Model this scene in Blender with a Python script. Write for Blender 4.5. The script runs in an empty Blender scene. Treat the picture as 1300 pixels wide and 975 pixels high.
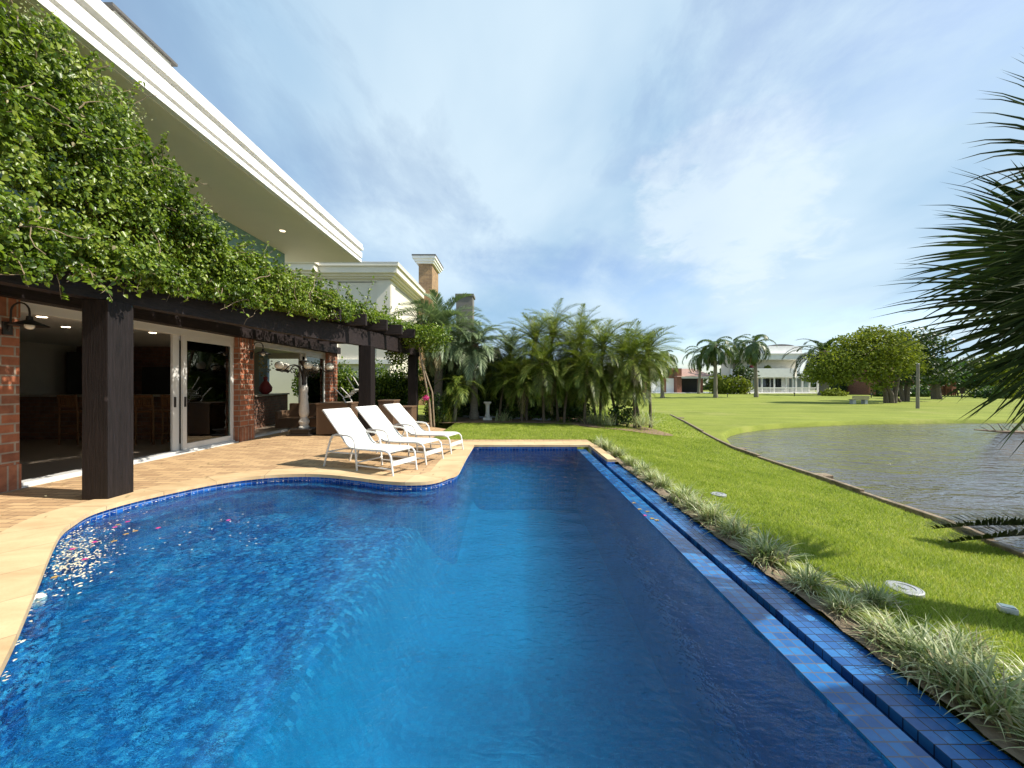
import bpy, bmesh, math, random
import numpy as np
from mathutils import Vector, Matrix
R = math.radians
rng = np.random.default_rng(7)
random.seed(7)
sc = bpy.context.scene
COL = sc.collection
F = 472.0                                   # focal length in photo pixels, level camera, eye at 1.5 m

# ------------------------------------------------------------------ camera
cam = bpy.data.cameras.new('camera')
cam.sensor_width = 36.0
cam.lens = 36.0 * F / 1300.0
cam.clip_start = 0.05
cam.clip_end = 3000.0
camo = bpy.data.objects.new('camera', cam)
camo.location = (0, 0, 1.5)
camo.rotation_euler = (R(90), 0, 0)
COL.objects.link(camo)
sc.camera = camo

# ------------------------------------------------------------------ sun, sky, exposure
SUN_EL, SUN_AZ = 47.0, -9.0                 # azimuth measured from +X towards +Y
world = bpy.data.worlds.new('World')
sc.world = world
world.use_nodes = True
wn, wl = world.node_tree.nodes, world.node_tree.links
wn.clear()
def N(nt, typ, **kw):
    n = nt.nodes.new(typ)
    for k, v in kw.items():
        if k.startswith('i_'):
            n.inputs[k[2:].replace('_', ' ')].default_value = v
        else:
            setattr(n, k, v)
    return n
wt = world.node_tree
w_out = N(wt, 'ShaderNodeOutputWorld')
w_bg = N(wt, 'ShaderNodeBackground'); w_bg.inputs['Strength'].default_value = 0.11
sky = N(wt, 'ShaderNodeTexSky', sky_type='NISHITA', sun_disc=False)
sky.sun_elevation = R(SUN_EL)
sky.sun_rotation = R(90 - SUN_AZ)
sky.air_density = 1.0; sky.dust_density = 0.8; sky.ozone_density = 1.2
tc = N(wt, 'ShaderNodeTexCoord')
sep = N(wt, 'ShaderNodeSeparateXYZ'); wl.new(tc.outputs['Generated'], sep.inputs[0])
# clouds lie on a high plane: direction / (z + small)
zz = N(wt, 'ShaderNodeMath', operation='MAXIMUM'); zz.inputs[1].default_value = 0.0; wl.new(sep.outputs['Z'], zz.inputs[0])
za = N(wt, 'ShaderNodeMath', operation='ADD'); za.inputs[1].default_value = 0.22; wl.new(zz.outputs[0], za.inputs[0])
dx = N(wt, 'ShaderNodeMath', operation='DIVIDE'); wl.new(sep.outputs['X'], dx.inputs[0]); wl.new(za.outputs[0], dx.inputs[1])
dy = N(wt, 'ShaderNodeMath', operation='DIVIDE'); wl.new(sep.outputs['Y'], dy.inputs[0]); wl.new(za.outputs[0], dy.inputs[1])
cmb = N(wt, 'ShaderNodeCombineXYZ'); wl.new(dx.outputs[0], cmb.inputs[0]); wl.new(dy.outputs[0], cmb.inputs[1])
def wnoise(scale, det, rough, dist, loc, sclv, rot=0.0):
    mp = N(wt, 'ShaderNodeMapping'); mp.inputs['Location'].default_value = loc; mp.inputs['Scale'].default_value = sclv
    mp.inputs['Rotation'].default_value = (0, 0, rot)
    wl.new(cmb.outputs[0], mp.inputs[0])
    n = N(wt, 'ShaderNodeTexNoise'); n.inputs['Scale'].default_value = scale; n.inputs['Detail'].default_value = det
    n.inputs['Roughness'].default_value = rough; n.inputs['Distortion'].default_value = dist
    wl.new(mp.outputs[0], n.inputs['Vector'])
    return n
def wramp(src, a, b):
    r = N(wt, 'ShaderNodeMapRange'); r.interpolation_type = 'SMOOTHSTEP'
    r.inputs['From Min'].default_value = a; r.inputs['From Max'].default_value = b
    wl.new(src, r.inputs['Value'])
    return r
n1 = wnoise(0.75, 7, 0.52, 0.5, (3.1, 1.7, 0), (1.0, 0.75, 1), R(24))
n2 = wnoise(3.4, 9, 0.66, 0.25, (7.3, 4.1, 0), (1.0, 0.55, 1), R(-30))
r1 = wramp(n1.outputs[0], 0.33, 0.61)
r2 = wramp(n2.outputs[0], 0.36, 0.70)
mx = N(wt, 'ShaderNodeMath', operation='MULTIPLY_ADD'); wl.new(r2.outputs[0], mx.inputs[0]); mx.inputs[1].default_value = 0.42
wl.new(r1.outputs[0], mx.inputs[2])
# thicker veil to the right and overhead, clearer on the left
lft = wramp(sep.outputs['X'], -0.85, 0.25)
mm = N(wt, 'ShaderNodeMath', operation='MULTIPLY_ADD'); wl.new(lft.outputs[0], mm.inputs[0]); mm.inputs[1].default_value = 0.45; mm.inputs[2].default_value = 0.68
cov = N(wt, 'ShaderNodeMath', operation='MULTIPLY'); cov.use_clamp = True
wl.new(mx.outputs[0], cov.inputs[0]); wl.new(mm.outputs[0], cov.inputs[1])
cov2 = N(wt, 'ShaderNodeMath', operation='MULTIPLY'); cov2.inputs[1].default_value = 0.93; wl.new(cov.outputs[0], cov2.inputs[0])
# cloud tone: greyer thick parts
n3 = wnoise(1.1, 5, 0.5, 0.2, (1.3, 9.7, 0), (1.0, 0.6, 1), R(10))
r3 = wramp(n3.outputs[0], 0.30, 0.66)
ctone = N(wt, 'ShaderNodeMix', data_type='RGBA')
ctone.inputs['A'].default_value = (1.90, 3.05, 4.25, 1); ctone.inputs['B'].default_value = (3.75, 4.65, 5.3, 1)
wl.new(r3.outputs[0], ctone.inputs['Factor'])
pn = wnoise(5.0, 8, 0.6, 0.3, (2.2, 5.5, 0), (1, 1, 1))
vd = N(wt, 'ShaderNodeVectorMath', operation='DOT_PRODUCT'); vd.inputs[1].default_value = Vector((0.46, 0.80, 0.385)).normalized(); wl.new(tc.outputs['Generated'], vd.inputs[0])
pz = N(wt, 'ShaderNodeMath', operation='MULTIPLY_ADD'); wl.new(pn.outputs[0], pz.inputs[0]); pz.inputs[1].default_value = 0.07; wl.new(vd.outputs['Value'], pz.inputs[2])
pr = wramp(pz.outputs[0], 1.012, 1.030)
pm = N(wt, 'ShaderNodeMath', operation='MULTIPLY'); wl.new(pr.outputs[0], pm.inputs[0]); pm.inputs[1].default_value = 0.6
ct2 = N(wt, 'ShaderNodeMix', data_type='RGBA'); ct2.inputs['B'].default_value = (4.6, 5.2, 5.6, 1)
wl.new(pm.outputs[0], ct2.inputs['Factor']); wl.new(ctone.outputs['Result'], ct2.inputs['A'])
smix = N(wt, 'ShaderNodeMix', data_type='RGBA')
wl.new(cov2.outputs[0], smix.inputs['Factor']); wl.new(sky.outputs[0], smix.inputs['A']); wl.new(ct2.outputs['Result'], smix.inputs['B'])
wl.new(smix.outputs['Result'], w_bg.inputs['Color']); wl.new(w_bg.outputs[0], w_out.inputs[0])

sun = bpy.data.lights.new('sun', 'SUN'); sun.energy = 4.4; sun.angle = R(0.53); sun.color = (1.0, 0.93, 0.82)
suno = bpy.data.objects.new('sun', sun)
sd = Vector((math.cos(R(SUN_EL)) * math.cos(R(SUN_AZ)), math.cos(R(SUN_EL)) * math.sin(R(SUN_AZ)), math.sin(R(SUN_EL))))
suno.rotation_euler = sd.to_track_quat('Z', 'Y').to_euler()
suno.location = sd * 50
COL.objects.link(suno)

sc.view_settings.view_transform = 'Standard'
sc.view_settings.look = 'None'
sc.view_settings.gamma = 1.0
sc.view_settings.exposure = 0.82
sc.view_settings.use_curve_mapping = False
sc.render.engine = 'CYCLES'
sc.cycles.max_bounces = 10
sc.cycles.transparent_max_bounces = 24
sc.cycles.transmission_bounces = 8
sc.cycles.sample_clamp_indirect = 6.0
sc.cycles.use_denoising = True

# ------------------------------------------------------------------ helpers
def GP(px, py, z=0.0):
    """a point on the level z seen at photo pixel (px, py)"""
    Y = F * (1.5 - z) / (py - 487.5)
    return ((px - 650.0) / F * Y, Y)
def FX(px, Y): return (px - 650.0) / F * Y
def FZ(py, Y): return 1.5 + (487.5 - py) / F * Y

def tag(o, label, cat=None, group=None, kind=None):
    o['label'] = label
    if cat: o['category'] = cat
    if group: o['group'] = group
    if kind: o['kind'] = kind
    return o
def empty(name, loc=(0, 0, 0), rz=0.0):
    o = bpy.data.objects.new(name, None)
    o.empty_display_size = 0.2
    o.location = loc; o.rotation_euler = (0, 0, rz)
    COL.objects.link(o)
    return o
def link(name, me, mat, parent=None, smooth=False):
    if mat is not None: me.materials.append(mat)
    if smooth: me.polygons.foreach_set('use_smooth', [True] * len(me.polygons))
    o = bpy.data.objects.new(name, me)
    COL.objects.link(o)
    if parent is not None: o.parent = parent
    return o
def kids(o): return list(o.children)
def copy_tree(o, parent=None):
    c = o.copy(); COL.objects.link(c)
    if parent is not None: c.parent = parent
    for ch in kids(o): copy_tree(ch, c)
    return c

def np_mesh(name, V, Fc, mat, parent=None, local=False, smooth=False):
    """V (N,3), Fc (M,k) -> one mesh object"""
    V = np.asarray(V, dtype=np.float32); Fc = np.asarray(Fc, dtype=np.int32)
    if parent is not None and not local:
        p = parent
        off = np.zeros(3)
        while p is not None:
            off += np.array(p.location[:]); p = p.parent
        V = V - off.astype(np.float32)
    me = bpy.data.meshes.new(name)
    k = Fc.shape[1]
    me.vertices.add(len(V)); me.vertices.foreach_set('co', V.ravel())
    me.loops.add(Fc.size); me.loops.foreach_set('vertex_index', Fc.ravel())
    me.polygons.add(len(Fc))
    me.polygons.foreach_set('loop_start', np.arange(0, Fc.size, k, dtype=np.int32))
    me.polygons.foreach_set('loop_total', np.full(len(Fc), k, dtype=np.int32))
    me.update(calc_edges=True)
    me.validate()
    return link(name, me, mat, parent, smooth)

class MB:
    """collects shapes for ONE mesh object"""
    def __init__(s): s.v = []; s.f = []
    def add(s, vs, fs):
        b = len(s.v); s.v += [tuple(map(float, v)) for v in vs]; s.f += [tuple(i + b for i in f) for f in fs]
        return s
    def box(s, x0, x1, y0, y1, z0, z1):
        x0, x1 = min(x0, x1), max(x0, x1); y0, y1 = min(y0, y1), max(y0, y1); z0, z1 = min(z0, z1), max(z0, z1)
        return s.add([(x0, y0, z0), (x1, y0, z0), (x1, y1, z0), (x0, y1, z0), (x0, y0, z1), (x1, y0, z1), (x1, y1, z1), (x0, y1, z1)],
                     [(0, 3, 2, 1), (4, 5, 6, 7), (0, 1, 5, 4), (1, 2, 6, 5), (2, 3, 7, 6), (3, 0, 4, 7)])
    def bar(s, a, b, w, h, up=(0, 0, 1)):
        a, b = Vector(a), Vector(b); d = (b - a).normalized()
        u = Vector(up); sd_ = d.cross(u)
        if sd_.length < 1e-4: sd_ = d.cross(Vector((1, 0, 0)))
        sd_.normalize(); u = sd_.cross(d).normalized()
        vs = []
        for p in (a, b):
            for (i, j) in ((-1, -1), (1, -1), (1, 1), (-1, 1)):
                vs.append(p + sd_ * (w / 2 * i) + u * (h / 2 * j))
        return s.add(vs, [(3, 2, 1, 0), (4, 5, 6, 7), (0, 1, 5, 4), (1, 2, 6, 5), (2, 3, 7, 6), (3, 0, 4, 7)])
    def tube(s, pts, r, n=8, cap=True):
        pts = [Vector(p) for p in pts]; m = len(pts)
        rr = [r] * m if isinstance(r, (int, float)) else list(r)
        vs = []; prev = None
        for i, p in enumerate(pts):
            t = (pts[min(i + 1, m - 1)] - pts[max(i - 1, 0)]).normalized()
            if prev is None:
                a = Vector((0, 0, 1)) if abs(t.z) < 0.9 else Vector((1, 0, 0))
                u = t.cross(a).normalized()
            else:
                u = (prev - t * prev.dot(t)).normalized()
            prev = u; w = t.cross(u)
            for k in range(n):
                an = 2 * math.pi * k / n
                vs.append(p + (u * math.cos(an) + w * math.sin(an)) * rr[i])
        fs = []
        for i in range(m - 1):
            for k in range(n):
                a = i * n + k; b = i * n + (k + 1) % n
                fs.append((a, b, b + n, a + n))
        if cap:
            fs.append(tuple(range(n - 1, -1, -1))); fs.append(tuple((m - 1) * n + k for k in range(n)))
        return s.add(vs, fs)
    def lathe(s, prof, n=20, c=(0, 0, 0)):
        vs = []; fs = []
        for (r, z) in prof:
            for k in range(n):
                a = 2 * math.pi * k / n
                vs.append((c[0] + r * math.cos(a), c[1] + r * math.sin(a), c[2] + z))
        m = len(prof)
        for i in range(m - 1):
            for k in range(n):
                a = i * n + k; b = i * n + (k + 1) % n
                fs.append((a, b, b + n, a + n))
        fs.append(tuple(range(n - 1, -1, -1))); fs.append(tuple((m - 1) * n + k for k in range(n)))
        return s.add(vs, fs)
    def sphere(s, c, r, nu=14, nv=10):
        prof = [(max(1e-4, r * math.sin(math.pi * i / nv)), -r * math.cos(math.pi * i / nv)) for i in range(nv + 1)]
        return s.lathe(prof, nu, c)
    def prism(s, poly, z0, z1):
        n = len(poly)
        vs = [(x, y, z0) for x, y in poly] + [(x, y, z1) for x, y in poly]
        fs = [tuple(range(n - 1, -1, -1)), tuple(range(n, 2 * n))] + [(i, (i + 1) % n, n + (i + 1) % n, n + i) for i in range(n)]
        return s.add(vs, fs)
    def extrude_xz(s, prof, y0, y1):
        """profile of (x, z) extruded along y"""
        n = len(prof)
        vs = [(x, y0, z) for x, z in prof] + [(x, y1, z) for x, z in prof]
        fs = [tuple(range(n)), tuple(range(2 * n - 1, n - 1, -1))] + [(i, n + i, n + (i + 1) % n, (i + 1) % n) for i in range(n)]
        return s.add(vs, fs)
    def build(s, name, mat, parent=None, local=False, smooth=False, bevel=0.0, seg=2):
        me = bpy.data.meshes.new(name)
        V = s.v
        if parent is not None and not local:
            off = Vector((0, 0, 0)); p = parent
            while p is not None: off += p.location; p = p.parent
            V = [tuple(Vector(v) - off) for v in V]
        me.from_pydata(V, [], s.f); me.validate()
        bm = bmesh.new(); bm.from_mesh(me)
        bmesh.ops.recalc_face_normals(bm, faces=bm.faces)
        if bevel > 0:
            bmesh.ops.bevel(bm, geom=list(bm.edges), offset=bevel, segments=seg, affect='EDGES', profile=0.5, clamp_overlap=True)
        bm.to_mesh(me); bm.free()
        o = link(name, me, mat, parent, smooth)
        if smooth:
            me.set_sharp_from_angle(angle=R(40))
        return o

# ------------------------------------------------------------------ materials
class Mat:
    def __init__(s, name):
        s.m = bpy.data.materials.new(name); s.m.use_nodes = True
        s.nt = s.m.node_tree; s.nt.nodes.clear()
        s.out = s.nt.nodes.new('ShaderNodeOutputMaterial')
        s.L = s.nt.links
    def n(s, typ, **kw): return N(s.nt, typ, **kw)
    def co(s, kind='Object'):
        return s.n('ShaderNodeTexCoord').outputs[kind]
    def mapping(s, src, scale=(1, 1, 1), rot=(0, 0, 0), loc=(0, 0, 0)):
        m = s.n('ShaderNodeMapping'); m.inputs['Scale'].default_value = scale; m.inputs['Rotation'].default_value = rot; m.inputs['Location'].default_value = loc
        s.L.new(src, m.inputs[0]); return m.outputs[0]
    def noise(s, src, scale, detail=4, rough=0.55, dist=0.0, out='Fac'):
        n = s.n('ShaderNodeTexNoise'); n.inputs['Scale'].default_value = scale; n.inputs['Detail'].default_value = detail
        n.inputs['Roughness'].default_value = rough; n.inputs['Distortion'].default_value = dist
        s.L.new(src, n.inputs['Vector']); return n.outputs[out]
    def ramp(s, src, stops):
        r = s.n('ShaderNodeValToRGB'); els = r.color_ramp.elements
        while len(els) > 1: els.remove(els[-1])
        for i, (p, c) in enumerate(stops):
            e = els[0] if i == 0 else els.new(p)
            e.position = p; e.color = (*c, 1) if len(c) == 3 else c
        s.L.new(src, r.inputs[0]); return r.outputs[0]
    def mix(s, fac, a, b, blend='MIX'):
        m = s.n('ShaderNodeMix', data_type='RGBA', blend_type=blend)
        for k, v in (('Factor', fac), ('A', a), ('B', b)):
            if isinstance(v, (int, float)): m.inputs[k].default_value = v
            elif isinstance(v, tuple): m.inputs[k].default_value = (*v, 1) if len(v) == 3 else v
            else: s.L.new(v, m.inputs[k])
        return m.outputs['Result']
    def math(s, op, a, b=0.0, c=0.0):
        m = s.n('ShaderNodeMath', operation=op)
        for i, v in enumerate((a, b, c)):
            if isinstance(v, (int, float)): m.inputs[i].default_value = v
            else: s.L.new(v, m.inputs[i])
        return m.outputs[0]
    def bump(s, h, strength=0.3, dist=0.01):
        b = s.n('ShaderNodeBump'); b.inputs['Strength'].default_value = strength; b.inputs['Distance'].default_value = dist
        s.L.new(h, b.inputs['Height']); return b.outputs[0]
    def bsdf(s, color, rough=0.6, normal=None, metal=0.0, spec=0.5, trans_color=None, trans=0.0):
        p = s.n('ShaderNodeBsdfPrincipled')
        for k, v in (('Base Color', color), ('Roughness', rough), ('Metallic', metal), ('Specular IOR Level', spec)):
            if isinstance(v, (int, float)): p.inputs[k].default_value = v
            elif isinstance(v, tuple): p.inputs[k].default_value = (*v, 1)
            else: s.L.new(v, p.inputs[k])
        if normal is not None: s.L.new(normal, p.inputs['Normal'])
        sh = p.outputs[0]
        if trans > 0:
            t = s.n('ShaderNodeBsdfTranslucent')
            tcx = trans_color if trans_color is not None else color
            if isinstance(tcx, tuple): t.inputs[0].default_value = (*tcx, 1)
            else: s.L.new(tcx, t.inputs[0])
            mxs = s.n('ShaderNodeMixShader'); mxs.inputs[0].default_value = trans
            s.L.new(sh, mxs.inputs[1]); s.L.new(t.outputs[0], mxs.inputs[2]); sh = mxs.outputs[0]
        s.L.new(sh, s.out.inputs[0])
        s.p = p
        return s.m

def m_plain(name, c, rough=0.6, var=0.12, scale=3.0, bump=0.0, metal=0.0, bscale=40.0, spec=0.5):
    M = Mat(name); co = M.co()
    nz = M.noise(co, scale, 6, 0.6)
    col = M.mix(M.ramp(nz, [(0.3, (0, 0, 0)), (0.7, (1, 1, 1))]), tuple(x * (1 - var) for x in c), tuple(min(1, x * (1 + var)) for x in c))
    nor = M.bump(M.noise(co, bscale, 4), bump, 0.01) if bump else None
    return M.bsdf(col, rough, nor, metal, spec)

def m_leaf(name, stops, rough=0.45, trans=0.32, tgain=(1.25, 1.35, 0.7), patch=1.3, spec=0.45, turf=False):
    """leaves: one tone per leaf, light and dark clumps by a broad noise"""
    M = Mat(name)
    g = M.n('ShaderNodeNewGeometry')
    rnd = g.outputs['Random Per Island']
    nz = M.noise(M.co(), patch, 3, 0.5)
    f = M.math('ADD', M.math('MULTIPLY', rnd, 0.7), M.math('MULTIPLY', M.math('SUBTRACT', nz, 0.35), 0.9))
    col = M.ramp(f, stops)
    tcol = M.mix(1.0, col, tuple(tgain), 'MULTIPLY')
    nor = None
    if turf:
        v = M.n('ShaderNodeVectorMath', operation='MULTIPLY_ADD'); M.L.new(g.outputs['Normal'], v.inputs[0]); v.inputs[1].default_value = (0.45, 0.45, 0.45); v.inputs[2].default_value = (0, 0, 0.8)
        w = M.n('ShaderNodeVectorMath', operation='NORMALIZE'); M.L.new(v.outputs[0], w.inputs[0]); nor = w.outputs[0]
    return M.bsdf(col, rough, nor, 0.0, spec, tcol, trans)

MT = {}
# render and paint
MT['white_paint'] = m_plain('white_paint', (0.80, 0.79, 0.76), 0.55, 0.05, 1.2, 0.06)
MT['soffit'] = m_plain('soffit_cream', (0.78, 0.72, 0.58), 0.7, 0.04, 0.8, 0.04)
MT['cream_wall'] = m_plain('cream_wall', (0.66, 0.62, 0.52), 0.75, 0.06, 0.7, 0.08)
MT['teal_wall'] = m_plain('teal_wall', (0.19, 0.32, 0.31), 0.7, 0.05, 1.0, 0.05)
MT['aged_white'] = None
def m_aged():
    M = Mat('aged_white'); co = M.co()
    st = M.noise(M.mapping(co, (3.0, 3.0, 9.0)), 3.0, 8, 0.7)
    col = M.mix(M.ramp(st, [(0.50, (0, 0, 0)), (0.72, (1, 1, 1))]), (0.74, 0.72, 0.67), (0.40, 0.38, 0.33))
    return M.bsdf(col, 0.75, M.bump(st, 0.1, 0.01))
MT['aged_white'] = m_aged()
def m_fascia():
    M = Mat('fascia_paint'); co = M.co()
    st = M.noise(M.mapping(co, (1.2, 2.2, 0.35)), 2.4, 8, 0.72); sp = M.noise(co, 9.0, 6, 0.7)
    col = M.mix(M.math('MULTIPLY', M.ramp(st, [(0.52, (0, 0, 0)), (0.74, (1, 1, 1))]), 0.6), (0.80, 0.79, 0.76), (0.52, 0.50, 0.45))
    col = M.mix(M.math('MULTIPLY', M.ramp(sp, [(0.60, (0, 0, 0)), (0.72, (1, 1, 1))]), 0.3), col, (0.45, 0.42, 0.36))
    return M.bsdf(col, 0.6, M.bump(sp, 0.08, 0.01))
MT['fascia'] = m_fascia()
MT['alu_white'] = m_plain('white_aluminium', (0.58, 0.58, 0.56), 0.35, 0.03, 2.0)
MT['dark_roof'] = m_plain('dark_cap', (0.10, 0.095, 0.09), 0.7, 0.2, 3.0, 0.1)
MT['black_iron'] = m_plain('black_iron', (0.018, 0.014, 0.012), 0.45, 0.2, 8.0, 0.05)
MT['grey_metal'] = m_plain('grey_metal', (0.33, 0.34, 0.35), 0.45, 0.15, 14.0, 0.1, 0.2)
MT['lamp_glass'] = m_plain('lamp_glass', (0.72, 0.70, 0.62), 0.25, 0.05, 5.0)
MT['sling'] = m_plain('sling_fabric', (0.60, 0.585, 0.525), 0.8, 0.03, 4.0, 0.15, 0, 260.0)
MT['lounger_frame'] = m_plain('lounger_frame', (0.64, 0.63, 0.60), 0.3, 0.03, 3.0)
MT['stone_white'] = m_plain('white_stone', (0.62, 0.59, 0.53), 0.75, 0.14, 9.0, 0.2)
MT['interior_wall'] = m_plain('interior_wall', (0.42, 0.37, 0.30), 0.8, 0.08, 1.0)
MT['interior_dark'] = m_plain('interior_dark', (0.03, 0.026, 0.023), 0.6, 0.2, 2.0)
MT['interior_floor'] = m_plain('interior_floor', (0.25, 0.205, 0.16), 0.35, 0.12, 1.5)
MT['ceiling_paint'] = m_plain('ceiling_paint', (0.66, 0.64, 0.59), 0.8, 0.03, 1.0)
MT['granite'] = m_plain('granite_top', (0.30, 0.26, 0.21), 0.3, 0.3, 30.0)
MT['curtain_blue'] = m_plain('pale_blue_panel', (0.35, 0.46, 0.55), 0.5, 0.05, 2.0)
MT['red_cloth'] = m_plain('dark_red', (0.16, 0.015, 0.02), 0.6, 0.2, 6.0)
MT['bulb'] = None

def m_wood(name, dark, light, scale=(14, 14, 0.9), rough=0.62, bump=0.5, knots=True):
    M = Mat(name); co = M.co()
    g = M.noise(M.mapping(co, scale), 3.0, 8, 0.65, 0.6)
    g2 = M.noise(M.mapping(co, (scale[0] * 3, scale[1] * 3, scale[2] * 1.5)), 3.0, 4, 0.6)
    f = M.math('ADD', M.math('MULTIPLY', g, 0.7), M.math('MULTIPLY', g2, 0.3))
    col = M.ramp(f, [(0.32, dark), (0.50, tuple((a + b) / 2 for a, b in zip(dark, light))), (0.68, light)])
    if knots:
        v = M.n('ShaderNodeTexVoronoi'); v.inputs['Scale'].default_value = 2.2
        M.L.new(M.mapping(co, (1, 1, 0.8)), v.inputs['Vector'])
        k = M.ramp(v.outputs['Distance'], [(0.03, (1, 1, 1)), (0.075, (0, 0, 0))])
        col = M.mix(k, col, tuple(min(1, x * 2.4 + 0.01) for x in light))
    return M.bsdf(col, rough, M.bump(f, bump, 0.012), 0.0, 0.25)
MT['dark_wood'] = m_wood('dark_stained_wood', (0.003, 0.0022, 0.002), (0.020, 0.0145, 0.0145), bump=0.9)
MT['beam_wood'] = m_wood('dark_beam_wood', (0.006, 0.004, 0.004), (0.032, 0.023, 0.023), (14, 0.9, 14), knots=False)
MT['rafter_wood'] = m_wood('dark_rafter_wood', (0.007, 0.005, 0.0045), (0.036, 0.026, 0.026), (0.9, 14, 14), knots=False)
MT['stool_wood'] = m_wood('stool_wood', (0.09, 0.035, 0.014), (0.24, 0.11, 0.045), knots=False, bump=0.1, rough=0.4)
MT['grey_timber'] = m_wood('weathered_timber', (0.09, 0.065, 0.04), (0.36, 0.28, 0.185), (3, 3, 3), bump=0.4, knots=False)
MT['pole_wood'] = m_wood('pole_wood', (0.10, 0.085, 0.07), (0.30, 0.26, 0.21), knots=False)
MT['bark'] = m_wood('bark', (0.045, 0.034, 0.024), (0.19, 0.15, 0.11), (6, 6, 5), rough=0.85, bump=0.8, knots=False)
MT['palm_bark'] = m_wood('palm_bark', (0.09, 0.075, 0.055), (0.33, 0.29, 0.23), (3, 3, 14), rough=0.85, bump=0.6, knots=False)
MT['vine_stem'] = m_wood('vine_stem', (0.12, 0.085, 0.05), (0.36, 0.28, 0.19), (8, 8, 3), knots=False)

def m_brick(name, c1, c2, mortar, w, h, axis, mortar_size=0.012, bump=0.6):
    """axis: which plane the courses lie in - 'YZ' (faces +X) or 'XZ' (faces -Y); uses the face normal to choose when 'AUTO'"""
    M = Mat(name); co = M.co()
    sp = M.n('ShaderNodeSeparateXYZ'); M.L.new(co, sp.inputs[0])
    g = M.n('ShaderNodeNewGeometry'); ns = M.n('ShaderNodeSeparateXYZ'); M.L.new(g.outputs['True Normal'], ns.inputs[0])
    ax = M.math('ABSOLUTE', ns.outputs['X'])
    sel = M.math('GREATER_THAN', ax, 0.6)
    u = M.n('ShaderNodeMix', data_type='FLOAT'); M.L.new(sel, u.inputs[0]); M.L.new(sp.outputs['X'], u.inputs[2]); M.L.new(sp.outputs['Y'], u.inputs[3])
    cb = M.n('ShaderNodeCombineXYZ'); M.L.new(u.outputs[0], cb.inputs[0]); M.L.new(sp.outputs['Z'], cb.inputs[1])
    b = M.n('ShaderNodeTexBrick'); M.L.new(cb.outputs[0], b.inputs['Vector'])
    b.inputs['Color1'].default_value = (*c1, 1); b.inputs['Color2'].default_value = (*c2, 1); b.inputs['Mortar'].default_value = (*mortar, 1)
    b.inputs['Scale'].default_value = 1.0; b.inputs['Brick Width'].default_value = w; b.inputs['Row Height'].default_value = h
    b.inputs['Mortar Size'].default_value = mortar_size; b.inputs['Mortar Smooth'].default_value = 0.2; b.inputs['Bias'].default_value = -0.1
    nz = M.noise(co, 7.0, 7, 0.65)
    col = M.mix(M.ramp(nz, [(0.3, (0, 0, 0)), (0.75, (1, 1, 1))]), M.mix(0.45, b.outputs[0], (0.04, 0.02, 0.015)), M.mix(0.12, b.outputs[0], (0.62, 0.40, 0.25)))
    hgt = M.math('ADD', M.math('MULTIPLY', M.math('SUBTRACT', 1.0, b.outputs['Fac']), 1.0), M.math('MULTIPLY', nz, 0.35))
    return M.bsdf(col, 0.82, M.bump(hgt, bump, 0.012))
MT['brick'] = m_brick('red_brick', (0.40, 0.115, 0.045), (0.22, 0.065, 0.03), (0.34, 0.29, 0.23), 0.30, 0.135, 'AUTO', 0.013)
MT['brick_soldier'] = m_brick('red_brick_soldier', (0.36, 0.12, 0.055), (0.20, 0.07, 0.035), (0.34, 0.29, 0.23), 0.105, 0.40, 'AUTO', 0.011)
MT['brick_far'] = m_brick('far_red_brick', (0.33, 0.105, 0.06), (0.24, 0.075, 0.045), (0.30, 0.2, 0.15), 0.3, 0.12, 'AUTO', 0.01, 0.2)
MT['chimney_stone'] = m_brick('chimney_stone', (0.45, 0.28, 0.13), (0.30, 0.19, 0.10), (0.32, 0.24, 0.15), 0.42, 0.14, 'AUTO', 0.010)
MT['bar_brick'] = m_brick('bar_brick', (0.24, 0.10, 0.06), (0.14, 0.06, 0.04), (0.16, 0.13, 0.11), 0.26, 0.10, 'AUTO', 0.012)
MT['roof_tile'] = m_brick('red_roof_tile', (0.36, 0.13, 0.09), (0.24, 0.085, 0.06), (0.5, 0.38, 0.32), 0.3, 0.25, 'AUTO', 0.05, 0.6)
MT['grey_render'] = m_plain('grey_render', (0.16, 0.15, 0.14), 0.8, 0.1, 1.0, 0.05)

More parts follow.
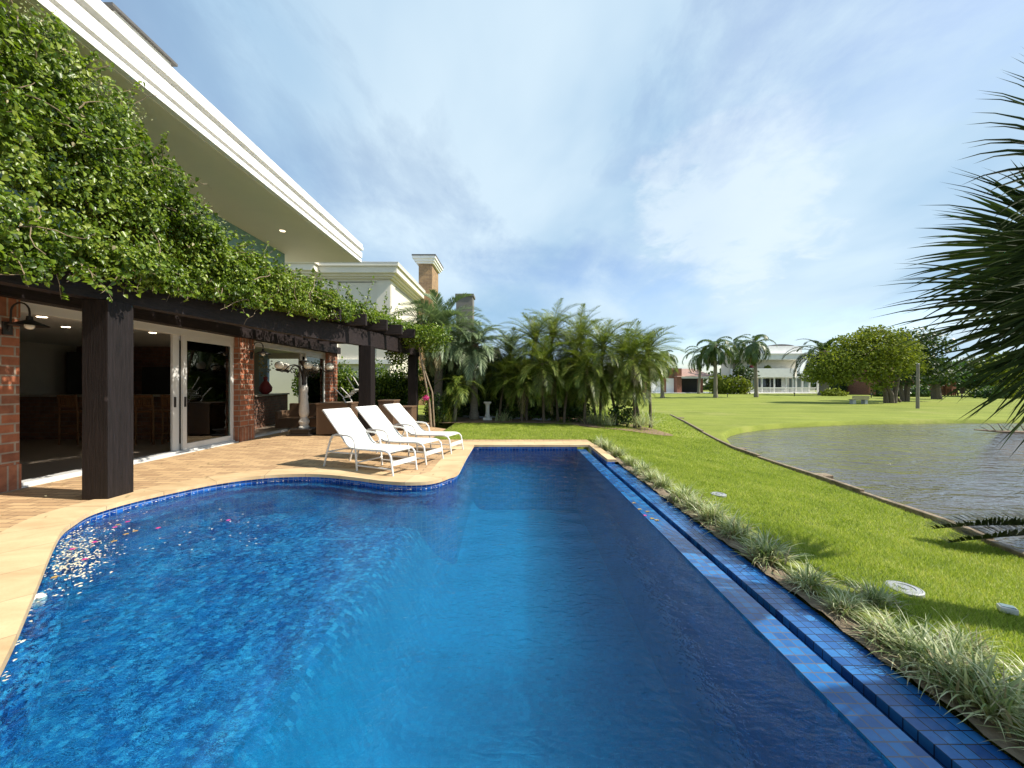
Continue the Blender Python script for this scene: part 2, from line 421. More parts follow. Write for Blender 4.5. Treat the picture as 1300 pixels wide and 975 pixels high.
def m_deck():
    M = Mat('deck_pavers'); co = M.co()
    wob = M.noise(co, 2.0, 2, 0.5, 0, 'Color')
    v = M.n('ShaderNodeVectorMath', operation='MULTIPLY_ADD'); M.L.new(wob, v.inputs[0]); v.inputs[1].default_value = (0.03, 0.03, 0); M.L.new(co, v.inputs[2])
    b = M.n('ShaderNodeTexBrick'); M.L.new(v.outputs[0], b.inputs['Vector'])
    b.inputs['Color1'].default_value = (0.57, 0.38, 0.195, 1); b.inputs['Color2'].default_value = (0.27, 0.15, 0.072, 1); b.inputs['Mortar'].default_value = (0.085, 0.05, 0.028, 1)
    b.inputs['Scale'].default_value = 1.0; b.inputs['Brick Width'].default_value = 0.34; b.inputs['Row Height'].default_value = 0.115
    b.inputs['Mortar Size'].default_value = 0.008; b.inputs['Mortar Smooth'].default_value = 0.3; b.inputs['Bias'].default_value = -0.2
    nz = M.noise(co, 0.9, 6, 0.6); fine = M.noise(co, 26.0, 6, 0.7)
    c = M.mix(M.ramp(nz, [(0.35, (0, 0, 0)), (0.68, (1, 1, 1))]), M.mix(0.25, b.outputs[0], (0.36, 0.25, 0.15)), M.mix(0.25, b.outputs[0], (0.60, 0.42, 0.23)))
    c = M.mix(M.math('MULTIPLY', M.ramp(fine, [(0.45, (0, 0, 0)), (0.8, (1, 1, 1))]), 0.45), c, (0.20, 0.125, 0.065))
    stain = M.ramp(M.noise(co, 0.55, 5, 0.7, 0.6), [(0.55, (0, 0, 0)), (0.75, (1, 1, 1))])
    c = M.mix(M.math('MULTIPLY', stain, 0.5), c, (0.24, 0.15, 0.08))
    h = M.math('ADD', M.math('MULTIPLY', M.math('SUBTRACT', 1.0, b.outputs['Fac']), 1.0), M.math('MULTIPLY', fine, 0.5))
    return M.bsdf(c, 0.78, M.bump(h, 0.55, 0.006))
MT['deck'] = m_deck()
def m_coping():
    """slabs cut across the strip: UV.x runs along the edge in metres"""
    M = Mat('coping_sandstone'); uv = M.co('UV'); co = M.co()
    b = M.n('ShaderNodeTexBrick', offset=0.0); M.L.new(uv, b.inputs['Vector'])
    b.inputs['Color1'].default_value = (0.60, 0.44, 0.25, 1); b.inputs['Color2'].default_value = (0.43, 0.285, 0.145, 1); b.inputs['Mortar'].default_value = (0.20, 0.13, 0.07, 1)
    b.inputs['Scale'].default_value = 1.0; b.inputs['Brick Width'].default_value = 0.62; b.inputs['Row Height'].default_value = 4.0
    b.inputs['Mortar Size'].default_value = 0.005; b.inputs['Mortar Smooth'].default_value = 0.2; b.inputs['Bias'].default_value = -0.15
    nz = M.noise(M.mapping(co, (1, 2.2, 1)), 1.6, 7, 0.62, 0.5); fine = M.noise(co, 60.0, 5, 0.7)
    c = M.mix(M.ramp(nz, [(0.36, (0, 0, 0)), (0.66, (1, 1, 1))]), M.mix(0.35, b.outputs[0], (0.36, 0.22, 0.10)), M.mix(0.35, b.outputs[0], (0.74, 0.58, 0.34)))
    c = M.mix(M.math('MULTIPLY', M.ramp(fine, [(0.5, (0, 0, 0)), (0.8, (1, 1, 1))]), 0.3), c, (0.30, 0.20, 0.11))
    h = M.math('ADD', M.math('SUBTRACT', 1.0, b.outputs['Fac']), M.math('MULTIPLY', nz, 0.4))
    return M.bsdf(c, 0.72, M.bump(h, 0.35, 0.006))
MT['coping'] = m_coping()

def m_tile(name, cols, mortar, size=0.075, warp=0.0, rough=0.15, mort=0.0045):
    M = Mat(name); uv = M.co('UV')
    src = uv
    if warp > 0:
        wv = M.noise(uv, 5.0, 3, 0.5, 0, 'Color')
        v = M.n('ShaderNodeVectorMath', operation='MULTIPLY_ADD'); M.L.new(wv, v.inputs[0]); v.inputs[1].default_value = (warp, warp, 0); M.L.new(uv, v.inputs[2]); src = v.outputs[0]
    b = M.n('ShaderNodeTexBrick', offset=0.0); M.L.new(src, b.inputs['Vector'])
    b.inputs['Color1'].default_value = (0, 0, 0, 1); b.inputs['Color2'].default_value = (1, 1, 1, 1); b.inputs['Mortar'].default_value = (0.5, 0.5, 0.5, 1)
    b.inputs['Scale'].default_value = 1.0; b.inputs['Brick Width'].default_value = size; b.inputs['Row Height'].default_value = size
    b.inputs['Mortar Size'].default_value = mort; b.inputs['Mortar Smooth'].default_value = 0.1
    nz = M.noise(uv, 3.0, 4, 0.6)
    fine = M.noise(uv, 35.0, 3, 0.6)
    f = M.math('ADD', M.math('MULTIPLY', b.outputs[0], 0.62), M.math('ADD', M.math('MULTIPLY', M.math('SUBTRACT', nz, 0.5), 0.7), M.math('MULTIPLY', fine, 0.36)))
    c = M.ramp(f, cols)
    c = M.mix(b.outputs['Fac'], c, mortar)
    h = M.math('SUBTRACT', 1.0, b.outputs['Fac'])
    hh = M.math('ADD', h, M.math('MULTIPLY', nz, 0.3))
    return M.bsdf(c, rough, M.bump(hh, 0.3, 0.004))
MT['tile_wall'] = m_tile('blue_tile_wall', [(0.1, (0.004, 0.035, 0.20)), (0.5, (0.012, 0.085, 0.36)), (0.9, (0.03, 0.17, 0.52))], (0.16, 0.22, 0.34))
MT['tile_weir'] = m_tile('blue_tile_weir', [(0.1, (0.005, 0.055, 0.19)), (0.5, (0.010, 0.10, 0.30)), (0.9, (0.022, 0.18, 0.42))], (0.085, 0.095, 0.13), 0.066, 0, 0.10, 0.0035)
MT['tile_outer'] = m_tile('blue_tile_outer', [(0.1, (0.008, 0.05, 0.19)), (0.5, (0.016, 0.10, 0.30)), (0.9, (0.03, 0.17, 0.42))], (0.012, 0.02, 0.04), 0.065, 0, 0.2, 0.0028)
def m_floor():
    """cobalt mosaic in the shallow bay, plainer sea blue tiles in the deep lane"""
    M = Mat('blue_mosaic_floor'); uv = M.co('UV'); co = M.co()
    w1 = M.noise(uv, 9.0, 3, 0.6, 0, 'Color'); w2 = M.noise(M.mapping(uv, (1, 1.6, 1), (0, 0, 0.5)), 30.0, 3, 0.6, 0, 'Color')  # warps paint the water's ripple distortion into the tile grid
    v = M.n('ShaderNodeVectorMath', operation='MULTIPLY_ADD'); M.L.new(w1, v.inputs[0]); v.inputs[1].default_value = (0.05, 0.05, 0); M.L.new(uv, v.inputs[2])
    v2 = M.n('ShaderNodeVectorMath', operation='MULTIPLY_ADD'); M.L.new(w2, v2.inputs[0]); v2.inputs[1].default_value = (0.03, 0.03, 0); M.L.new(v.outputs[0], v2.inputs[2])
    b = M.n('ShaderNodeTexBrick', offset=0.0); M.L.new(v2.outputs[0], b.inputs['Vector'])
    b.inputs['Color1'].default_value = (0, 0, 0, 1); b.inputs['Color2'].default_value = (1, 1, 1, 1); b.inputs['Mortar'].default_value = (0.6, 0.6, 0.6, 1)
    b.inputs['Scale'].default_value = 1.0; b.inputs['Brick Width'].default_value = 0.05; b.inputs['Row Height'].default_value = 0.05
    b.inputs['Mortar Size'].default_value = 0.004; b.inputs['Mortar Smooth'].default_value = 0.4
    fine = M.noise(M.mapping(uv, (1.0, 2.0, 1), (0, 0, 0.6)), 26.0, 4, 0.65); nz = M.noise(uv, 1.6, 4, 0.6)  # streaks paint bright and dark water shimmer into the mosaic
    f = M.math('ADD', M.math('MULTIPLY', b.outputs[0], 0.92), M.math('ADD', M.math('MULTIPLY', M.math('SUBTRACT', nz, 0.5), 0.5), M.math('MULTIPLY', M.math('SUBTRACT', fine, 0.48), 1.2)))
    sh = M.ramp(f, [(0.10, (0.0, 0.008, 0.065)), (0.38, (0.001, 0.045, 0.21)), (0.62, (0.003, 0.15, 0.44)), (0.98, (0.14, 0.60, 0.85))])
    dp = M.ramp(M.math('MULTIPLY_ADD', f, 0.45, 0.25), [(0.10, (0.0, 0.095, 0.235)), (0.5, (0.001, 0.19, 0.40)), (0.9, (0.003, 0.32, 0.58))])  # sea blue stands in for light absorbed by deeper water
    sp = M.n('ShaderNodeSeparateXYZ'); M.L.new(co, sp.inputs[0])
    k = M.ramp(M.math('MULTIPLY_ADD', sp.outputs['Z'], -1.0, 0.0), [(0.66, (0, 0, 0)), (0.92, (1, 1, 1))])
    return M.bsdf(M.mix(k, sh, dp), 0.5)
MT['tile_floor'] = m_floor()
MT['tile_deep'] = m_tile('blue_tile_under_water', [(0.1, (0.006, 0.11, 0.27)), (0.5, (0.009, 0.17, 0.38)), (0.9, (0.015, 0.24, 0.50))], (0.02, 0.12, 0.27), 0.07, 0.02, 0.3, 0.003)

def m_pool_water():
    M = Mat('pool_water'); co = M.co()
    h = M.math('ADD', M.noise(M.mapping(co, (1.0, 1.7, 1)), 13.0, 3, 0.55, 0.4), M.math('MULTIPLY', M.noise(M.mapping(co, (1, 1.4, 1)), 34.0, 2, 0.5), 0.4))
    nor = M.bump(h, 0.6, 0.02)
    fr = M.n('ShaderNodeFresnel'); fr.inputs[0].default_value = 1.33; M.L.new(nor, fr.inputs['Normal'])
    tr = M.n('ShaderNodeBsdfTransparent'); tr.inputs[0].default_value = (0.60, 0.95, 1.0, 1)
    rf = M.n('ShaderNodeBsdfRefraction'); rf.inputs['Color'].default_value = (0.66, 0.97, 1.0, 1); rf.inputs['IOR'].default_value = 1.33; rf.inputs['Roughness'].default_value = 0.0
    M.L.new(nor, rf.inputs['Normal'])
    a = M.n('ShaderNodeMixShader'); a.inputs[0].default_value = 0.66; M.L.new(tr.outputs[0], a.inputs[1]); M.L.new(rf.outputs[0], a.inputs[2])
    gl = M.n('ShaderNodeBsdfGlossy'); gl.inputs['Roughness'].default_value = 0.02; M.L.new(nor, gl.inputs['Normal'])
    b = M.n('ShaderNodeMixShader'); M.L.new(fr.outputs[0], b.inputs[0]); M.L.new(a.outputs[0], b.inputs[1]); M.L.new(gl.outputs[0], b.inputs[2])
    M.L.new(b.outputs[0], M.out.inputs[0])
    return M.m
MT['pool_water'] = m_pool_water()
def m_lake():
    M = Mat('lake_water'); co = M.co()
    big = M.noise(M.mapping(co, (0.62, 1.35, 1), (0, 0, 0.22)), 1.25, 3, 0.55, 0.9)
    fin = M.noise(M.mapping(co, (0.8, 1.6, 1), (0, 0, -0.15)), 4.2, 3, 0.55, 0.4)
    ruf = M.ramp(M.noise(M.mapping(co, (0.5, 1, 1)), 0.22, 3, 0.5), [(0.35, (0.45, 0.45, 0.45)), (0.65, (1, 1, 1))])
    h = M.math('MULTIPLY', M.math('ADD', big, M.math('MULTIPLY', fin, 0.42)), ruf)
    col = M.ramp(M.noise(co, 0.25, 4), [(0.35, (0.062, 0.050, 0.040)), (0.65, (0.080, 0.067, 0.056))])
    return M.bsdf(col, 0.04, M.bump(h, 1.0, 0.19), 0.0, 0.75)
MT['lake'] = m_lake()

def m_glass():
    M = Mat('window_glass')
    fr = M.n('ShaderNodeFresnel'); fr.inputs[0].default_value = 1.9
    t = M.n('ShaderNodeBsdfTransparent'); t.inputs[0].default_value = (0.78, 0.90, 0.86, 1)
    g = M.n('ShaderNodeBsdfGlossy'); g.inputs['Roughness'].default_value = 0.01; g.inputs['Color'].default_value = (0.9, 0.95, 0.95, 1)
    b = M.n('ShaderNodeMixShader'); M.L.new(fr.outputs[0], b.inputs[0]); M.L.new(t.outputs[0], b.inputs[1]); M.L.new(g.outputs[0], b.inputs[2])
    M.L.new(b.outputs[0], M.out.inputs[0]); return M.m
MT['glass'] = m_glass()
MT['dark_glass'] = m_plain('dark_window_glass', (0.02, 0.025, 0.028), 0.06, 0.2, 1.0, 0, 0, 10, 0.8)
MT['pale_glass'] = m_plain('pale_window_glass', (0.16, 0.22, 0.22), 0.08, 0.1, 1.0, 0, 0, 10, 0.8)

def m_emit(name, c, s):
    M = Mat(name); e = M.n('ShaderNodeEmission'); e.inputs[0].default_value = (*c, 1); e.inputs[1].default_value = s
    M.L.new(e.outputs[0], M.out.inputs[0]); return M.m
MT['lit'] = m_emit('lit_lamp', (1.0, 0.80, 0.52), 1.8)
MT['lit_room'] = m_emit('lit_room_lamp', (1.0, 0.78, 0.50), 7.0)

def m_wicker():
    M = Mat('brown_wicker'); co = M.co()
    w = M.n('ShaderNodeTexWave', wave_type='BANDS', bands_direction='Z'); w.inputs['Scale'].default_value = 16; w.inputs['Distortion'].default_value = 1.2; M.L.new(co, w.inputs[0])
    w2 = M.n('ShaderNodeTexWave', wave_type='BANDS', bands_direction='X'); w2.inputs['Scale'].default_value = 9; M.L.new(co, w2.inputs[0])
    f = M.math('MULTIPLY', w.outputs['Fac'], M.math('ADD', M.math('MULTIPLY', w2.outputs['Fac'], 0.5), 0.5))
    return M.bsdf(M.ramp(f, [(0.1, (0.05, 0.028, 0.016)), (0.8, (0.21, 0.125, 0.068))]), 0.6, M.bump(f, 0.6, 0.006))
MT['wicker'] = m_wicker()

def m_lawn():
    M = Mat('lawn'); co = M.co()
    a = M.noise(co, 0.35, 5, 0.6); b = M.noise(co, 9.0, 6, 0.7); c_ = M.noise(co, 60.0, 4, 0.7)
    f = M.math('ADD', M.math('MULTIPLY', a, 0.45), M.math('ADD', M.math('MULTIPLY', b, 0.3), M.math('MULTIPLY', c_, 0.25)))
    col = M.ramp(f, [(0.34, (0.110, 0.140, 0.020)), (0.50, (0.185, 0.220, 0.033)), (0.66, (0.27, 0.295, 0.058))])
    # broad mowing bands
    col = M.mix(M.math('MULTIPLY', M.ramp(M.noise(M.mapping(co, (0.05, 0.5, 1)), 1.0, 3, 0.5), [(0.45, (0, 0, 0)), (0.6, (1, 1, 1))]), 0.3), col, (0.29, 0.33, 0.05))
    wv = M.n('ShaderNodeTexWave', wave_type='BANDS', bands_direction='Y'); wv.inputs['Scale'].default_value = 0.16; wv.inputs['Distortion'].default_value = 1.4; wv.inputs['Detail'].default_value = 3; wv.inputs['Detail Scale'].default_value = 0.6
    M.L.new(M.mapping(co, (1, 1, 1), (0, 0, 0.25)), wv.inputs[0])
    col = M.mix(M.math('MULTIPLY', wv.outputs['Fac'], 0.28), col, (0.125, 0.165, 0.022))
    dry = M.ramp(M.noise(co, 0.13, 7, 0.72, 0.5), [(0.56, (0, 0, 0)), (0.72, (1, 1, 1))])
    col = M.mix(M.math('MULTIPLY', dry, 0.55), col, (0.34, 0.31, 0.12))
    weed = M.ramp(M.noise(co, 1.7, 6, 0.75), [(0.60, (0, 0, 0)), (0.68, (1, 1, 1))])
    col = M.mix(M.math('MULTIPLY', weed, 0.5), col, (0.075, 0.115, 0.022))
    return M.bsdf(col, 0.9, M.bump(M.math('ADD', b, c_), 0.7, 0.03), 0.0, 0.2)
MT['lawn'] = m_lawn()
MT['grass_blade'] = m_leaf('grass_blade', [(0.0, (0.105, 0.180, 0.014)), (0.36, (0.255, 0.360, 0.030)), (0.74, (0.41, 0.50, 0.065)), (1.0, (0.64, 0.62, 0.22))], 0.5, 0.42, (1.15, 1.15, 0.7), 1.6, 0.2, True)
MT['mulch'] = m_plain('mulch', (0.20, 0.13, 0.075), 0.9, 0.5, 18.0, 0.9, 0, 60.0)
MT['soil'] = m_plain('soil', (0.17, 0.13, 0.085), 0.95, 0.4, 14.0, 0.9, 0, 50.0)
MT['vine_leaf'] = m_leaf('vine_leaf', [(0.0, (0.022, 0.045, 0.005)), (0.30, (0.070, 0.125, 0.010)), (0.62, (0.170, 0.250, 0.022)), (1.0, (0.33, 0.38, 0.07))], 0.36, 0.36, (1.3, 1.4, 0.6), 1.1)
MT['vine_tip'] = m_leaf('vine_blossom', [(0.0, (0.16, 0.24, 0.05)), (0.6, (0.42, 0.46, 0.22)), (1.0, (0.66, 0.64, 0.45))], 0.5, 0.3)
MT['palm_leaf'] = m_leaf('palm_leaf', [(0.0, (0.034, 0.062, 0.010)), (0.35, (0.10, 0.150, 0.020)), (0.7, (0.22, 0.27, 0.045)), (1.0, (0.42, 0.40, 0.13))], 0.36, 0.30, (1.2, 1.25, 0.6), 0.9, 0.5)
MT['palm_leaf_blue'] = m_leaf('blue_green_palm_leaf', [(0.0, (0.08, 0.12, 0.055)), (0.5, (0.19, 0.26, 0.13)), (1.0, (0.36, 0.42, 0.25))], 0.4, 0.25, (1.1, 1.2, 0.7), 0.9)
MT['palm_leaf_dark'] = m_leaf('dark_palm_leaf', [(0.0, (0.015, 0.026, 0.010)), (0.6, (0.032, 0.055, 0.014)), (1.0, (0.06, 0.09, 0.022))], 0.7, 0.16, (1.2, 1.3, 0.6), 1.0, 0.08)
MT['cycad_leaf'] = m_leaf('cycad_leaf', [(0.0, (0.012, 0.022, 0.007)), (0.6, (0.030, 0.048, 0.012)), (1.0, (0.06, 0.085, 0.02))], 0.5, 0.08, (1.2, 1.3, 0.6), 1.0, 0.2)
MT['far_palm_leaf'] = m_leaf('far_palm_leaf', [(0.0, (0.028, 0.055, 0.014)), (0.5, (0.065, 0.110, 0.024)), (1.0, (0.14, 0.19, 0.05))], 0.42, 0.28, (1.2, 1.25, 0.6), 0.3)
MT['hedge_leaf'] = m_leaf('hedge_leaf', [(0.0, (0.014, 0.036, 0.006)), (0.5, (0.036, 0.085, 0.010)), (1.0, (0.10, 0.17, 0.02))], 0.42, 0.28, (1.2, 1.3, 0.6), 0.7)
MT['lime_leaf'] = m_leaf('lime_tree_leaf', [(0.0, (0.060, 0.088, 0.012)), (0.45, (0.155, 0.195, 0.024)), (1.0, (0.28, 0.31, 0.045))], 0.65, 0.30, (1.2, 1.2, 0.5), 0.45, 0.12)
MT['dark_leaf'] = m_leaf('dark_tree_leaf', [(0.0, (0.016, 0.034, 0.008)), (0.5, (0.040, 0.075, 0.014)), (1.0, (0.10, 0.14, 0.025))], 0.45, 0.28, (1.2, 1.2, 0.6), 0.4)
MT['strap_leaf'] = m_leaf('variegated_leaf', [(0.0, (0.09, 0.15, 0.04)), (0.3, (0.22, 0.30, 0.10)), (0.6, (0.52, 0.56, 0.30)), (1.0, (0.74, 0.74, 0.52))], 0.45, 0.28, (1.1, 1.1, 0.7), 3.0)
MT['strap_leaf_dry'] = m_leaf('dry_strap_leaf', [(0.0, (0.16, 0.15, 0.07)), (0.5, (0.33, 0.29, 0.16)), (1.0, (0.52, 0.46, 0.29))], 0.6, 0.2, (1.1, 1.0, 0.7), 3.0)
MT['petal_white'] = m_plain('pale_petal', (0.66, 0.60, 0.42), 0.6, 0.3, 12.0)
MT['petal_pink'] = m_plain('pink_petal', (0.62, 0.045, 0.22), 0.55, 0.2, 12.0)
MT['petal_yellow'] = m_plain('yellow_leaf', (0.36, 0.24, 0.06), 0.55, 0.3, 12.0)
MT['dead_frond'] = m_plain('dead_frond', (0.20, 0.14, 0.09), 0.8, 0.3, 6.0)

# ------------------------------------------------------------------ foliage geometry
def unit(v): return v / np.maximum(np.linalg.norm(v, axis=-1, keepdims=True), 1e-9)
def leaf_mesh(P, D, Nn, Ln, Wd, fold=0.25, six=True):
    """P base points, D tip directions, Nn rough normals; returns verts, quads"""
    D = unit(D); S = unit(np.cross(D, Nn)); U = np.cross(S, D)
    Ln = np.asarray(Ln)[:, None]; Wd = np.asarray(Wd)[:, None]
    if six:
        a = P; t = P + D * Ln - U * Ln * 0.12
        l1 = P + D * Ln * 0.28 + S * Wd * 0.5 + U * Wd * fold; l2 = P + D * Ln * 0.66 + S * Wd * 0.36 + U * Wd * fold * 0.7
        r1 = P + D * Ln * 0.28 - S * Wd * 0.5 + U * Wd * fold; r2 = P + D * Ln * 0.66 - S * Wd * 0.36 + U * Wd * fold * 0.7
        V = np.stack([a, l1, l2, t, r2, r1], 1).reshape(-1, 3)
        b = np.arange(len(P))[:, None] * 6
        Fc = np.concatenate([b + np.array([[0, 1, 2, 3]]), b + np.array([[0, 3, 4, 5]])], 0)
    else:
        V = np.stack([P, P + D * Ln * 0.45 + S * Wd * 0.5, P + D * Ln, P + D * Ln * 0.45 - S * Wd * 0.5], 1).reshape(-1, 3)
        b = np.arange(len(P))[:, None] * 4
        Fc = b + np.array([[0, 1, 2, 3]])
    return V, Fc
def joinVF(parts):
    Vs, Fs, o = [], [], 0
    for V, Fc in parts:
        Vs.append(V); Fs.append(np.asarray(Fc) + o); o += len(V)
    return np.concatenate(Vs), np.concatenate(Fs)
def sph(n): return unit(rng.normal(size=(n, 3)))

def frond(base, az, el, L, droop, npair, ll, lw, vee=0.25, sag=0.35, twist=0.0, ang0=62, ang1=22, bend=True, r0=0.02):
    """one pinnate frond -> triangles"""
    M_ = 14
    t = np.linspace(0, 1, M_)
    els = el - droop * t ** 1.25
    d = np.stack([np.cos(els) * math.cos(az), np.cos(els) * math.sin(az), np.sin(els)], 1)
    pts = np.array(base)[None] + np.concatenate([np.zeros((1, 3)), np.cumsum((d[1:] + d[:-1]) / 2 * (L / (M_ - 1)), 0)])
    side = np.array([-math.sin(az), math.cos(az), 0.0])
    # rachis as a three sided rod
    rr = np.linspace(r0, r0 * 0.2, M_)[:, None]
    up = np.cross(np.tile(side, (M_, 1)), d) * -1
    ring = np.stack([pts + side * rr, pts - side * rr, pts - up * rr * 1.2], 1).reshape(-1, 3)
    fr = []
    for i in range(M_ - 1):
        for k in range(3):
            a = i * 3 + k; b = i * 3 + (k + 1) % 3
            fr += [(a, b, b + 3), (a, b + 3, a + 3)]
    parts = [(ring, np.array(fr))]
    tl = np.repeat(np.linspace(0.14, 0.99, npair), 2) + rng.normal(0, 0.004, npair * 2)
    tl = np.clip(tl, 0.1, 1)
    sg = np.tile([1.0, -1.0], npair)
    ip = np.stack([np.interp(tl, t, pts[:, k]) for k in range(3)], 1)
    dd = unit(np.stack([np.interp(tl, t, d[:, k]) for k in range(3)], 1))
    uu = unit(np.cross(dd, np.tile(side, (len(tl), 1)))) 
    uu *= np.sign(uu[:, 2:3] + 1e-6)
    a = np.radians(np.interp(tl, [0.1, 0.5, 1.0], [ang0, (ang0 + ang1) / 2 + 6, ang1])) + rng.normal(0, 0.07, len(tl))
    prof = np.interp(tl, [0.1, 0.3, 0.6, 0.9, 1.0], [0.55, 0.95, 1.0, 0.6, 0.4]) * ll * rng.uniform(0.88, 1.1, len(tl))
    ld = unit(side[None] * (sg * np.sin(a))[:, None] + dd * np.cos(a)[:, None] + uu * (vee + rng.normal(0, 0.08, len(tl)))[:, None])
    w = lw * rng.uniform(0.8, 1.15, len(tl))
    wv = unit(np.cross(ld, uu)) * (w / 2)[:, None]
    mid = ip + ld * (prof * 0.55)[:, None] + np.array([0, 0, -1])[None] * (prof * sag * 0.22)[:, None]
    tip = ip + ld * (prof * 0.95)[:, None] + np.array([0, 0, -1])[None] * (prof * sag)[:, None]
    V = np.stack([ip - wv * 0.6, ip + wv * 0.6, mid - wv, mid + wv, tip], 1).reshape(-1, 3)
    b = (np.arange(len(tl)) * 5)[:, None]
    Fc = np.concatenate([b + np.array([[0, 1, 3]]), b + np.array([[0, 3, 2]]), b + np.array([[2, 3, 4]])])
    parts.append((V, Fc))
    return joinVF(parts)

def tube_VF(pts, rad, n=8):
    mb = MB(); mb.tube(pts, rad, n); return mb

def palm(name, x, y, z0, h, trunk_r, nf, L, droop, npair, ll, lw, leafmat, label, group=None, lean=(0, 0), el_hi=75, el_lo=-25, sag=0.35, vee=0.25, barkmat='palm_bark', ringed=True, cat='palm tree', heart=None, azr=None, dead=0):
    e = empty(name, (x, y, z0))
    tag(e, label, cat, group)
    top = (x + lean[0], y + lean[1], z0 + h)
    if h > 0.15:
        m = max(6, int(h / 0.22))
        pts, rad = [], []
        for i in range(m + 1):
            t = i / m
            pts.append((x + lean[0] * t ** 1.6, y + lean[1] * t ** 1.6, z0 - 0.05 + (h + 0.05) * t))
            rad.append(trunk_r * (1.25 - 0.3 * t if t > 0.08 else 1.5) * (1.06 if (i % 2 and ringed) else 1.0))
        tube_VF(pts, rad, 10).build('trunk', MT[barkmat], e, smooth=True)
        if heart:
            hb = MB(); hb.lathe([(trunk_r * 1.0, -heart), (trunk_r * 1.7, -heart * 0.5), (trunk_r * 1.5, 0), (trunk_r * 0.6, heart * 0.5)], 10, top)
            hb.build('leaf_base', MT['dead_frond'], e, smooth=True)
    parts = []
    for i in range(nf):
        u = (i + 0.5) / nf
        el = R(el_hi + (el_lo - el_hi) * u ** 0.85) + rng.normal(0, 0.08)
        az = i * 2.39996 + rng.normal(0, 0.15)
        Lf = L * rng.uniform(0.85, 1.1) * (0.85 + 0.15 * math.sin(math.pi * u))
        parts.append(frond(top, az, el, Lf, droop * rng.uniform(0.8, 1.2), npair, ll, lw, vee, sag))
    V, Fc = joinVF(parts)
    np_mesh('crown', V, Fc, MT[leafmat], e)
    if dead:
        parts = [frond((top[0], top[1], top[2] - 0.12), rng.uniform(0, 6.28), R(rng.uniform(-62, -20)), L * rng.uniform(0.6, 0.9), 1.0, npair // 2, ll * 0.8, lw, 0.1, 0.5) for _ in range(dead)]
        V, Fc = joinVF(parts); np_mesh('dry_fronds', V, Fc, MT['strap_leaf_dry'], e)
    return e

def blob_leaves(blobs, dens, size, six=False, inner=0.35, up=0.5):
    """blobs: (cx,cy,cz,rx,ry,rz). leaf clumps through the outer volume"""
    parts = []
    for (cx, cy, cz, rx, ry, rz) in blobs:
        area = 4 * math.pi * ((rx * ry) ** 1.6 / 3 + (rx * rz) ** 1.6 / 3 + (ry * rz) ** 1.6 / 3) ** (1 / 1.6)
        n = int(area * dens)
        s = sph(n)
        rad = (1 - inner * rng.random(n) ** 1.5) * (1 + 0.12 * np.sin(s[:, 0] * 7 + cx) * np.sin(s[:, 1] * 6 + cy) + 0.10 * np.sin(s[:, 2] * 9 + cz * 3))
        P = np.array([cx, cy, cz]) + s * rad[:, None] * np.array([rx, ry, rz])
        nn = unit(s * 0.7 + np.array([0, 0, up]) + rng.normal(0, 0.5, (n, 3)))
        D = unit(rng.normal(0, 1, (n, 3)) + s * 0.5)
        Ls = size * rng.uniform(0.6, 1.3, n)
        parts.append(leaf_mesh(P, D, nn, Ls, Ls * rng.uniform(0.5, 0.75, n), 0.2, six))
    return joinVF(parts)

def tree(name, x, y, z0, trunks, blobs, dens, size, leafmat, label, group=None, cat='tree', inner=0.45):
    e = empty(name, (x, y, z0)); tag(e, label, cat, group)
    V, Fc = blob_leaves(blobs, dens, size, inner=inner)
    np_mesh('crown', V, Fc, MT[leafmat], e)
    for pts, r0, r1 in trunks:
        m = len(pts)
        MB().tube(pts, [r0 + (r1 - r0) * i / (m - 1) for i in range(m)], 8).build('trunk', MT['bark'], e, smooth=True)
    return e

def hedge(name, x0, x1, y0, y1, z0, z1, dens, size, leafmat, label, cat='hedge', group=None, rnd=0.1):
    e = empty(name, ((x0 + x1) / 2, (y0 + y1) / 2, z0)); tag(e, label, cat, group)
    parts = []
    lx, ly, lz = x1 - x0, y1 - y0, z1 - z0
    for (A, fn) in ((lx * lz, 'f'), (lx * lz * 0.3, 'b'), (ly * lz, 'l'), (ly * lz, 'r'), (lx * ly, 't')):
        n = int(A * dens)
        if n < 1: continue
        u = rng.random(n); v = rng.random(n); dep = np.abs(rng.normal(0, rnd, n)) * np.where(rng.random(n) < 0.2, -0.5, 1)
        if fn == 'f': P = np.stack([x0 + u * lx, y0 + dep, z0 + v * lz], 1); s = np.array([0, -1, 0.2])
        if fn == 'b': P = np.stack([x0 + u * lx, y1 - dep, z0 + v * lz], 1); s = np.array([0, 1, 0.2])
        if fn == 'l': P = np.stack([x0 + dep, y0 + u * ly, z0 + v * lz], 1); s = np.array([-1, 0, 0.2])
        if fn == 'r': P = np.stack([x1 - dep, y0 + u * ly, z0 + v * lz], 1); s = np.array([1, 0, 0.2])
        if fn == 't': P = np.stack([x0 + u * lx, y0 + v * ly, z1 - dep + 0.06 * np.sin(u * lx * 5) * rnd * 10], 1); s = np.array([0, 0, 1])
        nn = unit(s[None] + rng.normal(0, 0.5, (n, 3))); D = unit(rng.normal(0, 1, (n, 3)) + s * 0.6)
        Ls = size * rng.uniform(0.6, 1.3, n)
        parts.append(leaf_mesh(P, D, nn, Ls, Ls * 0.6, 0.2, False))
    k = rnd * 1.4
    c = MB().box(x0 + k, x1 - k, y0 + k, y1 - k, z0 - 0.05, z1 - k)
    parts.append((np.array(c.v), np.array(c.f)))
    V, Fc = joinVF(parts)
    np_mesh('foliage', V, Fc, MT[leafmat], e)
    for i in range(3):
        xx = x0 + lx * (i + 0.5) / 3
        MB().tube([(xx, (y0 + y1) / 2, z0 - 0.05), (xx, (y0 + y1) / 2, z0 + lz * 0.5)], 0.04, 6).build('stem', MT['bark'], e)
    return e

